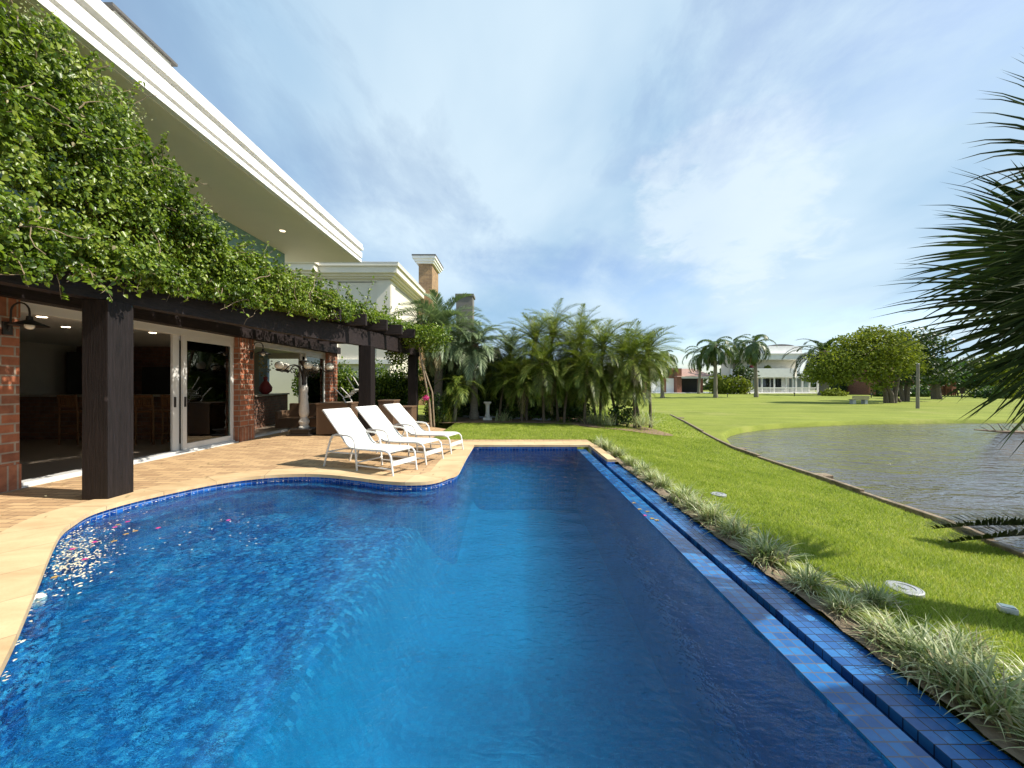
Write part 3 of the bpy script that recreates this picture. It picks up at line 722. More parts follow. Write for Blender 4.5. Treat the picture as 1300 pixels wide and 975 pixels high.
# ================================================================== GROUND, LAKE
def smooth(a, b, x):
    t = np.clip((x - a) / (b - a), 0, 1); return t * t * (3 - 2 * t)
ZT = -0.36                                   # lawn level along the lake edging
LAKE_Z = -0.56
edge_px = [(850, 527), (868, 536), (890, 549), (912, 561), (930, 570), (960, 581), (1000, 595), (1035, 607), (1090, 627), (1140, 645), (1195, 665), (1250, 689), (1300, 710)]
EDGE = [GP(px, py, ZT) for px, py in edge_px]
EDGE = EDGE + [(5.4, 3.2), (5.3, 1.5), (5.2, -4.0), (5.2, -20.0)]
shore_px = [(926, 567), (921, 561), (918, 556), (924, 552), (940, 548), (960, 545), (985, 542.5), (1010, 541), (1050, 539), (1100, 537.3), (1160, 536.6), (1230, 536), (1300, 535.6)]
SHORE = [GP(px, py, LAKE_Z + 0.05) for px, py in shore_px]
i_edge = 4
LAKE = [EDGE[i_edge]] + SHORE + [(60.0, 20.0), (80.0, 10.0), (80.0, -20.0)] + EDGE[:i_edge:-1]
LAKE = [(float(a), float(b)) for a, b in LAKE]
def in_poly(X, Y, poly):
    ins = np.zeros(X.shape, bool); n = len(poly)
    for i in range(n):
        x1, y1 = poly[i]; x2, y2 = poly[(i + 1) % n]
        c = ((y1 > Y) != (y2 > Y)) & (X < (x2 - x1) * (Y - y1) / (y2 - y1 + 1e-12) + x1)
        ins ^= c
    return ins
def dist_poly(X, Y, poly, closed=True):
    d = np.full(X.shape, 1e9); n = len(poly)
    for i in range(n if closed else n - 1):
        x1, y1 = poly[i]; x2, y2 = poly[(i + 1) % n]
        vx, vy = x2 - x1, y2 - y1
        t = np.clip(((X - x1) * vx + (Y - y1) * vy) / (vx * vx + vy * vy + 1e-12), 0, 1)
        d = np.minimum(d, np.hypot(X - x1 - t * vx, Y - y1 - t * vy))
    return d
EY = np.array([p[1] for p in EDGE])[::-1]; EX = np.array([p[0] for p in EDGE])[::-1]
def edge_x(Y): return np.interp(Y, EY, EX)
def lawn_z(X, Y):
    X = np.asarray(X, float); Y = np.asarray(Y, float)
    ex = edge_x(np.minimum(Y, EDGE[0][1]))
    x0 = 2.5 + np.clip((Y - 9) * 0.12, 0, 1.6)
    near = -0.05 * smooth(2.0, 3.0, X) + (ZT + 0.05) * smooth(x0, np.maximum(ex, x0 + 1.5), X) 
    far = -0.40 + 0.05 * np.sin(X * 0.11) * np.sin(Y * 0.09)
    # far lawn starts past the edging
    beyond = smooth(-0.05, 0.35, X - ex) * np.where(Y < EDGE[0][1] + 2, 1, 0)
    z = near * (1 - beyond) + far * beyond
    bk = smooth(20, 30, Y)
    return z * (1 - bk) + far * bk
xs = np.unique(np.concatenate([np.linspace(-400, -40, 19), np.linspace(-40, -8, 17), np.linspace(-8, 2.16, 22), np.linspace(2.16, 9, 80), np.linspace(9, 30, 64), np.linspace(30, 90, 31), np.linspace(90, 400, 16)]))
ys = np.unique(np.concatenate([np.linspace(-40, 0, 11), np.linspace(0, 10.02, 80), np.linspace(10.02, 24, 112), np.linspace(24, 60, 37), np.linspace(60, 140, 21), np.linspace(140, 900, 16)]))
GX, GY = np.meshgrid(xs, ys)
GZ = lawn_z(GX, GY)
ins = in_poly(GX, GY, LAKE); dl = dist_poly(GX, GY, LAKE)
GZ = np.where(ins, np.minimum(GZ, GZ * (1 - smooth(0, 0.25, dl)) + (-1.2) * smooth(0, 0.25, dl)), GZ)
GZ = np.where((GX < 2.17) & (GY < 10.03), -3.0, GZ)
GZ = np.where((GX < -2.2) & (GY < 15.0), -3.0, GZ)
nx, ny = len(xs), len(ys)
V = np.stack([GX, GY, GZ], -1).reshape(-1, 3)
ii = (np.arange(ny - 1)[:, None] * nx + np.arange(nx - 1)[None]).ravel()
Fq = np.stack([ii, ii + 1, ii + nx + 1, ii + nx], 1)
g = np_mesh('lawn', V, Fq, MT['lawn'], smooth=True)
tag(g, 'wide mown green lawn sloping down to the lake', kind='structure')
lk = MB(); lk.add([(-5, -25, LAKE_Z), (120, -25, LAKE_Z), (120, 26, LAKE_Z), (-5, 26, LAKE_Z)], [(0, 1, 2, 3)])
# only the lake polygon
bm = bmesh.new(); vs = [bm.verts.new((x, y, LAKE_Z)) for x, y in LAKE]
lx = [(x, y) for x, y in LAKE]
def ring_edges(bm, pts, z):
    v = [bm.verts.new((x, y, z)) for x, y in pts]
    return v, [bm.edges.new((v[i], v[(i + 1) % len(v)])) for i in range(len(v))]
bm.free()
def grow(poly, d):
    """offset a closed polygon outwards by d"""
    n = len(poly); ar = sum(poly[i][0] * poly[(i + 1) % n][1] - poly[(i + 1) % n][0] * poly[i][1] for i in range(n))
    s = 1.0 if ar > 0 else -1.0
    out = []
    for i in range(n):
        p0, p1, p2 = Vector(poly[i - 1]), Vector(poly[i]), Vector(poly[(i + 1) % n])
        d1 = (p1 - p0).normalized(); d2 = (p2 - p1).normalized()
        n1 = Vector((d1.y, -d1.x)) * s; n2 = Vector((d2.y, -d2.x)) * s
        m = n1 + n2
        m = m.normalized() if m.length > 1e-4 else n1
        out.append(tuple(p1 + m * (d / max(0.35, m.dot(n1)))))
    return out
def fill(loops, z, name, mat, uv=False):
    bm = bmesh.new(); es = []
    for lp in loops: es += ring_edges(bm, lp, z)[1]
    bmesh.ops.triangle_fill(bm, use_beauty=True, use_dissolve=False, edges=es)
    for f in bm.faces:
        if f.normal.z < 0: f.normal_flip()
    me = bpy.data.meshes.new(name); bm.to_mesh(me); bm.free()
    return link(name, me, mat)
lo = fill([grow(LAKE, 0.12)], LAKE_Z, 'lake_water', MT['lake'])
tag(lo, 'grey brown rippled lake beyond the lawn', kind='structure')

# lake edging: weathered timber logs, one after the other
edg = []
for k in range(len(EDGE) - 2):
    edg.append((EDGE[k], EDGE[k + 1]))
e = empty('timber_edging', (EDGE[6][0], EDGE[6][1], ZT)); tag(e, 'weathered timber kerb running along the lake shore', 'edging')
for k, (a, b) in enumerate(edg):
    za = ZT - 0.02 + 0.015 * math.sin(k * 2.1)
    b_ = MB(); b_.bar((a[0] + 0.06, a[1], za), (b[0] + 0.06, b[1], za + 0.01), 0.085, 0.15)
    b_.bar((a[0] + 0.13, a[1], za - 0.28), (b[0] + 0.13, b[1], za - 0.28), 0.06, 0.5)
    b_.build('log', MT['grey_timber'], e, bevel=0.012)
for px, py in ((862, 531), (934, 571), (1037, 605)):
    x, y = GP(px, py, ZT)
    b_ = MB(); b_.box(x - 0.02, x + 0.26, y - 0.10, y + 0.10, ZT - 0.25, ZT + 0.05); b_.build('bollard_stub', MT['grey_timber'], e, bevel=0.02)

# ================================================================== POOL, DECK
PZ = -0.10
deck_px = [(0, 833), (20, 790), (40, 745), (58, 703), (72, 678), (88, 665), (110, 652), (140, 642), (170, 634), (205, 626), (240, 618.5), (275, 612), (310, 607), (345, 603.8), (380, 602.5), (410, 603), (440, 605.5), (465, 608.5), (490, 611.5), (515, 613), (540, 612.3), (556, 609.5), (568, 605), (577, 599.5)]
left = [GP(px, py) for px, py in deck_px]
left[-1] = (-0.93, left[-1][1])
POOL = [(1.59, 9.08), (-0.955, 9.08), (-0.955, 7.6)] + left[::-1] + [(-2.52, 1.73), (-2.27, 1.4), (-2.08, 0.95), (-1.75, 0.5), (-1.2, 0.3), (1.59, 0.3)]
def smooth_loop(poly, lo_, hi_):
    """Catmull-Rom between index lo_ and hi_"""
    out = []
    for i, p in enumerate(poly):
        out.append(p)
        if lo_ <= i < hi_:
            p0, p1, p2, p3 = [np.array(poly[j % len(poly)]) for j in (i - 1, i, i + 1, i + 2)]
            for t in (0.25, 0.5, 0.75):
                q = 0.5 * (2 * p1 + (p2 - p0) * t + (2 * p0 - 5 * p1 + 4 * p2 - p3) * t * t + (3 * p1 - p0 - 3 * p2 + p3) * t ** 3)
                out.append(tuple(q))
    return out
POOL = smooth_loop(POOL, 3, len(POOL) - 2)
# open run of the pool rim that carries coping: NE corner .. near right
RIM = POOL
def offset_open(pts, d):
    out = []
    for i in range(len(pts)):
        p0 = Vector(pts[max(i - 1, 0)]); p2 = Vector(pts[min(i + 1, len(pts) - 1)])
        t = (p2 - p0).normalized()
        n_ = Vector((t.y, -t.x))
        w = d(i) if callable(d) else d
        out.append((pts[i][0] + n_.x * w, pts[i][1] + n_.y * w))
    return out
rim = [(2.02, 9.08)] + RIM[1:]
# direction NE->NW->down the left side: outside is on the right hand of travel
wid = lambda i: 0.46
outer = offset_open(rim, wid)
# square the far corners
outer[0] = (2.02, 9.62); outer[1] = (-1.42, 9.62)
outer = outer[:-1] + [(1.59, -0.12)]
def strip(a, b, za, zb, name, mat, thick=0.05):
    bm = bmesh.new(); uvl = bm.loops.layers.uv.new('UVMap')
    s = 0.0; S = [0.0]
    for i in range(1, len(a)):
        s += math.hypot(a[i][0] - a[i - 1][0], a[i][1] - a[i - 1][1]); S.append(s)
    va = [bm.verts.new((x, y, za)) for x, y in a]; vb = [bm.verts.new((x, y, zb)) for x, y in b]
    vl = [bm.verts.new((x, y, za - thick)) for x, y in a]; vo = [bm.verts.new((x, y, zb - thick)) for x, y in b]
    vn = [bm.verts.new((x * 0.994 + p[0] * 0.006, y * 0.994 + p[1] * 0.006, za - thick)) for (x, y), p in zip(a, b)]
    for i in range(len(a) - 1):
        for q, w in (((va[i], va[i + 1], vb[i + 1], vb[i]), (0.5, 0.5, 0.9, 0.9)), ((vl[i], vl[i + 1], va[i + 1], va[i]), (0.46, 0.46, 0.5, 0.5)), ((vb[i], vb[i + 1], vo[i + 1], vo[i]), (0.9, 0.9, 0.95, 0.95))):
            f = bm.faces.new(q)
            idx = (i, i + 1, i + 1, i)
            for l, k, ww in zip(f.loops, idx, w): l[uvl].uv = (S[k], ww)
    bmesh.ops.recalc_face_normals(bm, faces=bm.faces)
    me = bpy.data.meshes.new(name); bm.to_mesh(me); bm.free()
    return link(name, me, mat)
lip = offset_open(rim, lambda i: -0.03)
lip[0] = (2.02, 9.05); lip[1] = (-0.925, 9.05); 
cp = strip(lip, outer, 0.018, 0.012, 'pool_coping', MT['coping'])
tag(cp, 'cream sandstone coping slabs round the pool edge', kind='structure')
# deck: everything left of the coping
dk = [(2.02, 9.62), (2.02, 10.03), (-2.2, 10.03), (-2.2, 12.4), (-3.1, 13.3), (-3.2, 15.2), (-18, 15.2), (-18, -9), (6.0, -9), (6.0, -0.12)] + outer[::-1][:-1]
d_ = fill([dk], 0.0, 'deck', MT['deck'])
tag(d_, 'terrace of small tan and ochre stone pavers', kind='structure')
# terrace under the house keeps going down so nothing shows at its edges
ds = MB().box(-2.3, -2.2, 10.03, 12.4, -0.4, -0.002); ds.build('deck_kerb', MT['coping'])
tag(bpy.data.objects['deck_kerb'], 'stone kerb between terrace and lawn', kind='structure')

def uv_wall(name, pts, z0, z1, mat, closed=False, flip=False):
    bm = bmesh.new(); uvl = bm.loops.layers.uv.new('UVMap')
    P = pts + ([pts[0]] if closed else [])
    s = 0.0
    for i in range(len(P) - 1):
        a, b = P[i], P[i + 1]; l = math.hypot(b[0] - a[0], b[1] - a[1])
        v = [bm.verts.new((a[0], a[1], z0)), bm.verts.new((b[0], b[1], z0)), bm.verts.new((b[0], b[1], z1)), bm.verts.new((a[0], a[1], z1))]
        f = bm.faces.new(v)
        for lo_, uv in zip(f.loops, ((s, z0), (s + l, z0), (s + l, z1), (s, z1))): lo_[uvl].uv = uv
        s += l
    me = bpy.data.meshes.new(name); bm.to_mesh(me); bm.free()
    return link(name, me, mat)
pw = uv_wall('pool_wall', POOL, -2.2, -0.032, MT['tile_wall'], closed=False)
tag(pw, 'blue tiled pool side wall', kind='structure')
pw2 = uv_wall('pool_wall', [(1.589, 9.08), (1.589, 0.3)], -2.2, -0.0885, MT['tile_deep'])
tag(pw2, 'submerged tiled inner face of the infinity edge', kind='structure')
# floor: shallow bay on the left, deep lane on the right
fx = np.linspace(-5.2, 1.9, 110); fy = np.linspace(-0.2, 9.4, 140)
FXg, FYg = np.meshgrid(fx, fy)
bnd = -1.75 + 0.03 * FYg
FZg = -0.62 - 0.95 * smooth(0, 0.75, FXg - bnd) - 0.10 * smooth(7, 1, FYg)
V = np.stack([FXg, FYg, FZg], -1).reshape(-1, 3); n_x = len(fx)
ii = (np.arange(len(fy) - 1)[:, None] * n_x + np.arange(n_x - 1)[None]).ravel()
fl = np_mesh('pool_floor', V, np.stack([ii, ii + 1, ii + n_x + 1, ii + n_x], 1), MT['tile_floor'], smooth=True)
uvl = fl.data.uv_layers.new(name='UVMap')
li = np.zeros(len(fl.data.loops), dtype=np.int32); fl.data.loops.foreach_get('vertex_index', li)
uvl.data.foreach_set('uv', V[li][:, :2].astype(np.float32).ravel())
tag(fl, 'blue mosaic pool floor with a shallow bay', kind='structure')
# bench ledge just under the surface along the curved left side
led_o = [p for p in POOL if p[0] < -1.2 and p[1] < 6.2 and p[1] > 1.5]
led_i = offset_open(led_o, -0.16)
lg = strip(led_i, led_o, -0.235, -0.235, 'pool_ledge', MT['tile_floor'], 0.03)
tag(lg, 'narrow tiled ledge under water along the curved side', kind='structure')

# water surface with small real waves
wx = np.arange(-4.9, 1.63, 0.045); wy = np.arange(0.25, 9.13, 0.045)
WX, WY = np.meshgrid(wx, wy)
WZ = np.zeros_like(WX)
wr = np.random.default_rng(3)
for k in range(60):
    lam = wr.uniform(0.15, 0.42); an = R(250) + wr.normal(0, 0.75); kk = 2 * math.pi / lam
    WZ += 0.0006 * (lam / 0.4) ** 1.0 * np.sin(kk * (WX * math.cos(an) + WY * math.sin(an)) + wr.uniform(0, 6.28))
WZ += PZ
cx_, cy_ = (WX[:-1, :-1] + WX[1:, 1:]) / 2, (WY[:-1, :-1] + WY[1:, 1:]) / 2
keep = in_poly(cx_, cy_, grow(POOL, 0.06)).ravel()
V = np.stack([WX, WY, WZ], -1).reshape(-1, 3); n_x = len(wx)
ii = (np.arange(len(wy) - 1)[:, None] * n_x + np.arange(n_x - 1)[None]).ravel()
Fq = np.stack([ii, ii + 1, ii + n_x + 1, ii + n_x], 1)[keep]
used, inv = np.unique(Fq, return_inverse=True)
wo = np_mesh('pool_water', V[used], inv.reshape(Fq.shape), MT['pool_water'], smooth=True)
tag(wo, 'clear deep blue rippled pool water', kind='structure')

# overflow side: wet weir, dark slot, outer tiled apron
def uv_box(name, x0, x1, y0, y1, z0, z1, mat, parent=None):
    bm = bmesh.new(); uvl = bm.loops.layers.uv.new('UVMap')
    bmesh.ops.create_cube(bm, size=1.0, matrix=Matrix.Translation(((x0 + x1) / 2, (y0 + y1) / 2, (z0 + z1) / 2)) @ Matrix.Diagonal((x1 - x0, y1 - y0, z1 - z0, 1)))
    for f in bm.faces:
        n_ = f.normal
        for l in f.loops:
            c = l.vert.co
            l[uvl].uv = (c.y, c.z) if abs(n_.x) > 0.5 else ((c.x, c.z) if abs(n_.y) > 0.5 else (c.x - x0, c.y))
    me = bpy.data.meshes.new(name); bm.to_mesh(me); bm.free()
    return link(name, me, mat, parent)
o = uv_box('overflow_weir', 1.592, 1.785, 0.3, 9.05, -2.2, -0.088, MT['tile_weir']); tag(o, 'wet blue tiled weir along the infinity edge of the pool', kind='structure')
o = uv_box('overflow_gutter', 1.785, 1.845, 0.3, 9.05, -0.9, -0.30, MT['black_iron']); tag(o, 'dark overflow slot beside the weir', kind='structure')
o = uv_box('overflow_apron', 1.845, 2.10, 0.3, 7.3, -0.9, -0.075, MT['tile_outer']); tag(o, 'blue tiled apron outside the overflow slot', kind='structure')
o = uv_box('overflow_end_wall', 1.86, 2.02, 7.3, 9.05, -0.9, -0.034, MT['tile_wall']); tag(o, 'tiled wall at the far end of the overflow slot', kind='structure')
o = uv_box('overflow_coping', 1.88, 2.06, 7.32, 9.05, -0.034, 0.016, MT['coping']); tag(o, 'narrow sandstone coping at the far right pool corner', kind='structure')
o = uv_box('pool_near_end', 1.592, 2.5, -0.1, 0.3, -0.9, -0.02, MT['tile_wall']); tag(o, 'tiled near end of the overflow', kind='structure')
# soil strip for the border plants
sx = np.linspace(2.085, 2.62, 9); sy = np.linspace(0.0, 9.3, 120)
SX, SY = np.meshgrid(sx, sy)
SXw = SX + np.where(SX > 2.4, 0.07 * np.sin(SY * 5.1) + 0.05 * np.sin(SY * 11.7), 0)
SZ = -0.045 + 0.02 * np.sin(SX * 31 + SY * 9) * np.sin(SY * 17) + lawn_z(SXw, SY) * 0.6
SZ = np.where(SX > 2.55, lawn_z(SXw, SY) - 0.03, SZ)
V = np.stack([SXw, SY, SZ], -1).reshape(-1, 3)
ii = (np.arange(len(sy) - 1)[:, None] * 9 + np.arange(8)[None]).ravel()
so = np_mesh('border_soil', V, np.stack([ii, ii + 1, ii + 10, ii + 9], 1), MT['soil'], smooth=True)
tag(so, 'strip of bare soil between pool apron and lawn', kind='structure')

# ================================================================== MAIN HOUSE
WXP = -7.27                                  # plane of the sliding doors
H = empty('main_house', (-9.0, 9.0, 0)); tag(H, 'white eaved house with brick pillars and glass doors on the terrace', 'house')
# brick pillars with a soldier course at foot and head
def pillar(y0, y1, x1=-7.02, x0=-7.45):
    p = MB().box(x0, x1, y0, y1, 0.36, 2.45).build('brick_pillar', MT['brick'], H)
    MB().box(x0, x1 + 0.012, y0 - 0.012, y1 + 0.012, 0, 0.36).build('foot_course', MT['brick_soldier'], p)
    MB().box(x0, x1 + 0.006, y0 - 0.006, y1 + 0.006, 2.45, 2.70).build('head_course', MT['brick_soldier'], p)
pillar(3.6, 5.30); pillar(9.60, 10.12); pillar(14.30, 14.95)
# walls, lintel, slabs, interior shell
MB().box(-7.45, -7.2, 1.0, 3.6, 0, 2.7).box(-7.45, -7.22, -6, 1.0, 0, 2.7).build('wall', MT['cream_wall'], H)
MB().box(-7.48, -7.25, -6, 15.1, 2.96, 3.25).box(-15, -7.48, -6, 15.2, 3.0, 3.2).build('roof_slab', MT['cream_wall'], H)
MB().box(-7.42, -7.12, 5.30, 9.60, 2.705, 2.955).box(-7.42, -7.12, 10.12, 14.3, 2.705, 2.955).build('lintel', MT['white_paint'], H)
MB().box(-15, -7.45, 3.0, 15.1, 2.74, 2.98).build('ceiling', MT['ceiling_paint'], H)
MB().box(-15, -7.30, 3.0, 15.2, -0.2, 0.022).build('inner_floor', MT['interior_floor'], H)
MB().box(-14.6, -14.4, 3.0, 12.5, 0.02, 2.74).box(-14.6, -7.45, 2.9, 3.1, 0.02, 2.74).build('inner_wall', MT['interior_wall'], H)
MB().box(-14.4, -9.0, 12.3, 12.5, 0.02, 2.74).build('kitchen_back_wall', MT['bar_brick'], H)
MB().box(-12.0, -9.4, 12.05, 12.3, 1.15, 2.05).build('barbecue_opening', MT['interior_dark'], H)
MB().box(-13.9, -12.6, 11.6, 12.3, 0.02, 2.5).build('dark_cabinet', MT['interior_dark'], H)
b_ = MB().box(-14.2, -8.25, 9.95, 10.35, 0.02, 1.16).build('bar_front', MT['bar_brick'], H)
MB().box(-14.2, -8.15, 9.80, 10.55, 1.16, 1.21).build('bar_top', MT['granite'], H, bevel=0.01)
# the second room with its own brick counter, blue panel and glass end wall
MB().prism([(-8.30, 11.5), (-9.05, 15.0), (-9.7, 15.0), (-8.95, 11.5)], 0.022, 1.08).build('counter', MT['bar_brick'], H)
MB().prism([(-8.18, 11.4), (-8.98, 15.02), (-9.8, 15.02), (-9.0, 11.4)], 1.08, 1.14).build('counter_top', MT['granite'], H, bevel=0.008)
MB().box(-15, -10.2, 15.0, 15.15, 0, 2.74).build('end_wall', MT['interior_wall'], H)
MB().box(-10.2, -9.85, 14.98, 15.1, 0.02, 2.74).build('blue_panel', MT['curtain_blue'], H)
MB().box(-9.85, -7.3, 15.0, 15.1, 2.52, 2.74).build('end_lintel', MT['cream_wall'], H)
MB().box(-8.62, -8.54, 15.0, 15.08, 0.02, 2.52).build('end_mullion', MT['alu_white'], H)
# sliding doors: frame, track, panels
MB().box(-7.36, -7.14, 5.30, 9.60, 0.0, 0.055).box(-7.36, -7.14, 10.12, 14.30, 0.0, 0.055).box(-7.12, -7.04, 5.32, 9.58, -0.02, 0.022).build('door_track', MT['alu_white'], H, bevel=0.006)
MB().box(-7.34, -7.18, 5.302, 9.598, 2.56, 2.705).box(-7.34, -7.18, 10.122, 14.298, 2.56, 2.705).build('door_head', MT['alu_white'], H, bevel=0.006)
def door_panel(y0, y1, x, fw=0.10):
    p = MB()
    p.box(x - 0.025, x + 0.025, y0, y0 + fw, 0.055, 2.56).box(x - 0.025, x + 0.025, y1 - fw, y1, 0.055, 2.56)
    p.box(x - 0.024, x + 0.024, y0 + fw, y1 - fw, 0.055, 0.055 + 0.13).box(x - 0.024, x + 0.024, y0 + fw, y1 - fw, 2.46, 2.56)
    d = p.build('sliding_door', MT['alu_white'], H, bevel=0.004)
    MB().box(x - 0.005, x + 0.005, y0 + fw, y1 - fw, 0.185, 2.46).build('glass_pane', MT['glass'], d)
    MB().box(x + 0.025, x + 0.05, y0 + 0.03, y0 + 0.06, 1.0, 1.22).build('handle', MT['black_iron'], d)
door_panel(8.12, 9.598, -7.21); door_panel(7.96, 9.40, -7.29, 0.16)
door_panel(12.95, 14.298, -7.21, 0.08); door_panel(12.80, 14.2, -7.29, 0.08)
# upper storey
MB().box(-15, -7.55, -8, 12.35, 3.2, 5.82).build('upper_wall', MT['teal_wall'], H)
prof = [(-15, 5.83), (-5.44, 5.83), (-5.44, 5.94), (-5.385, 5.945), (-5.385, 5.95), (-5.43, 5.955), (-5.43, 6.0), (-5.36, 6.0), (-5.36, 6.185), (-5.41, 6.19), (-5.41, 6.255), (-5.33, 6.26), (-5.33, 6.45), (-15, 6.45)]
prof = [(-14.9, 5.83), (-5.36, 5.83), (-5.36, 5.935), (-5.43, 5.94), (-5.43, 5.985), (-5.34, 5.99), (-5.34, 6.175), (-5.42, 6.18), (-5.42, 6.25), (-5.30, 6.255), (-5.30, 6.36), (-14.9, 6.36)]
MB().extrude_xz(prof, -9, 13.25).build('eave_cornice', MT['fascia'], H)
MB().box(-14.8, -5.32, -9, 13.23, 6.362, 6.46).build('roof_coping', MT['aged_white'], H)
MB().box(-7.55, -5.46, -9, 13.15, 5.815, 5.826).box(-12, -7.55, 12.35, 13.15, 5.815, 5.826).build('soffit', MT['soffit'], H)
rb = MB().box(-7.2, -5.55, 5.2, 6.05, 6.46, 6.72).build('roof_parapet', MT['aged_white'], H)
MB().box(-7.25, -5.50, 5.12, 6.12, 6.72, 6.76).build('parapet_cap', MT['dark_roof'], rb)
def downlight(x, y, z, r, ring='white_paint', lens='lit'):
    d = MB().lathe([(r, -0.012), (r * 1.0, 0.0)], 18, (x, y, z)).build('downlight', MT[ring], H)
    MB().lathe([(r * 0.72, -0.018), (r * 0.72, -0.012)], 18, (x, y, z)).build('lit_lens', MT[lens], d)
x_, y_ = FX(357, 11.3), 11.3
downlight(-6.45, 10.45, 5.815, 0.10)
for (x, y) in ((-8.6, 6.8), (-9.6, 8.0), (-8.6, 8.9), (-10.5, 6.4), (-11.5, 8.2)): downlight(x, y, 2.74, 0.09, lens='lit_room')
downlight(-7.9, 12.6, 2.74, 0.14, lens='lit_room')

# bar stools (things of their own)
def make_stool():
    e = empty('bar_stool', (0, 0, 0.022))
    w = 0.21; sh = 0.80; th = 1.22
    for sx_ in (-1, 1):
        MB().tube([(sx_ * w, -0.20, 0), (sx_ * (w - 0.01), -0.20, sh), (sx_ * (w - 0.01), -0.235, th)], 0.020, 8).build('leg', MT['stool_wood'], e, True, True)
        MB().tube([(sx_ * w, 0.20, 0), (sx_ * (w - 0.01), 0.19, sh)], 0.020, 8).build('leg', MT['stool_wood'], e, True, True)
    MB().box(-0.23, 0.23, -0.215, 0.215, sh - 0.02, sh + 0.03).build('seat', MT['stool_wood'], e, True, bevel=0.015)
    for z in (0.26, 0.45):
        q = MB()
        q.tube([(-w, -0.2, z), (w, -0.2, z)], 0.013, 6).tube([(-w, 0.2, z), (w, 0.2, z)], 0.013, 6).tube([(-w, -0.2, z), (-w, 0.2, z)], 0.013, 6).tube([(w, -0.2, z), (w, 0.2, z)], 0.013, 6)
        q.build('stretcher', MT['stool_wood'], e, True)
    q = MB().box(-w, w, -0.245, -0.215, 1.14, 1.21).box(-w, w, -0.235, -0.205, 0.92, 0.96)
    for i in range(9): q.box(-w + 0.02 + i * 0.047, -w + 0.035 + i * 0.047, -0.235, -0.215, 0.96, 1.14)
    q.build('backrest', MT['stool_wood'], e, True)
    return e
st0 = make_stool()
sp = [(-10.75, 9.2, 'slatted wooden bar stool nearest the left brick pillar, inside the open doorway'), (-9.95, 9.2, 'slatted wooden bar stool half hidden behind the thick dark post'), (-8.95, 9.25, 'slatted wooden bar stool between the dark post and the white door frame'), (-8.35, 9.3, 'slatted wooden bar stool seen through the closed glass door')]
for i, (x, y, lb) in enumerate(sp):
    s = st0 if i == 0 else copy_tree(st0)
    s.location = (x, y, 0.022); s.rotation_euler = (0, 0, R((4, -5, 3, -8)[i])); tag(s, lb, 'bar stool', 'bar stools at the indoor bar')
# red bag/vase on the counter
vz = empty('vase', (-8.75, 13.2, 1.14)); tag(vz, 'dark red round vase standing on the brick counter', 'vase')
MB().lathe([(0.08, 0), (0.19, 0.10), (0.21, 0.24), (0.12, 0.40), (0.05, 0.48), (0.075, 0.60), (0.05, 0.62)], 20).build('vase_body', MT['red_cloth'], vz, True, True)
V, Fc = blob_leaves([(0, 0, 1.0, 0.22, 0.22, 0.38)], 70, 0.1); np_mesh('dried_flowers', V, Fc, MT['strap_leaf_dry'], vz, True)

# wall lamps
def wall_lamp(x, y, z, label):
    e = empty('wall_lamp', (x, y, z)); tag(e, label, 'wall lamp', 'goose neck wall lamps on the brick pillars')
    MB().box(0.0, 0.03, -0.05, 0.05, -0.16, 0.02).build('bracket', MT['black_iron'], e, True, bevel=0.006)
    pts = [(0.03, 0, -0.10), (0.06, 0, -0.02), (0.065, 0, 0.12)] + [(0.065 + 0.13 * (1 - math.cos(a)), 0, 0.16 + 0.13 * math.sin(a)) for a in np.linspace(0.2, math.pi, 9)] + [(0.325, 0, 0.10)]
    MB().tube(pts, 0.011, 8).build('arm', MT['black_iron'], e, True, True)
    sh = MB().lathe([(0.03, 0.10), (0.035, 0.05), (0.07, 0.03), (0.18, -0.025), (0.185, -0.035), (0.165, -0.03), (0.06, 0.015), (0.02, 0.03)], 26, (0.325, 0, 0)).build('shade', MT['black_iron'], e, True, True)
    MB().sphere((0.325, 0, -0.035), 0.05).build('bulb', MT['lamp_glass'], sh, True, True)
wall_lamp(-7.02, 5.16, 2.34, 'black goose neck lamp on the brick pillar left of the open doorway')
wall_lamp(-7.02, 10.0, 2.34, 'black goose neck lamp on the middle brick pillar by the glass door')

# ================================================================== PERGOLA
PG = empty('pergola', (-5.39, 4.97, 0)); tag(PG, 'dark stained timber pergola carrying the climbing vine', 'pergola')
def post(x0, x1, y0, y1, top, bw=0.012):
    return MB().box(x0, x1, y0, y1, 0, top).build('post', MT['dark_wood'], PG, bevel=bw)
post(-5.56, -5.215, 4.80, 5.13, 2.60)
post(-4.36, -4.00, 10.55, 10.88, 2.60)
post(-3.98, -3.66, 14.2, 14.5, 2.60)
BE = [(-6.3, -1.0), (-5.9, 2.0), (-5.42, 4.95), (-5.08, 7.2), (-4.80, 9.0), (-4.30, 10.7), (-3.95, 12.6), (-3.75, 14.8)]
def beam_x(y): return float(np.interp(y, [p[1] for p in BE], [p[0] for p in BE]))
q = MB()
bp = []
for y in np.linspace(-1, 14.8, 40): bp.append((beam_x(y), y))
n_ = len(bp)
vs = []
for (x, y) in bp: vs += [(x - 0.10, y, 2.60), (x + 0.10, y, 2.60), (x + 0.10, y, 3.05), (x - 0.10, y, 3.05)]
fs = [(0, 1, 2, 3), tuple((n_ - 1) * 4 + k for k in (3, 2, 1, 0))]
for i in range(n_ - 1):
    for k in range(4):
        a = i * 4 + k; b = i * 4 + (k + 1) % 4; fs.append((a, a + 4, b + 4, b))
q.add(vs, fs); q.build('outer_beam', MT['beam_wood'], PG)
MB().box(-7.16, -6.90, -1.0, 14.98, 2.705, 2.955).build('wall_beam', MT['beam_wood'], PG)
MB().box(-7.24, -7.05, -1.0, 14.98, 2.958, 3.38).build('added_dark_board', MT['beam_wood'], PG)  # dark board added over the sunlit slab edge to darken that strip
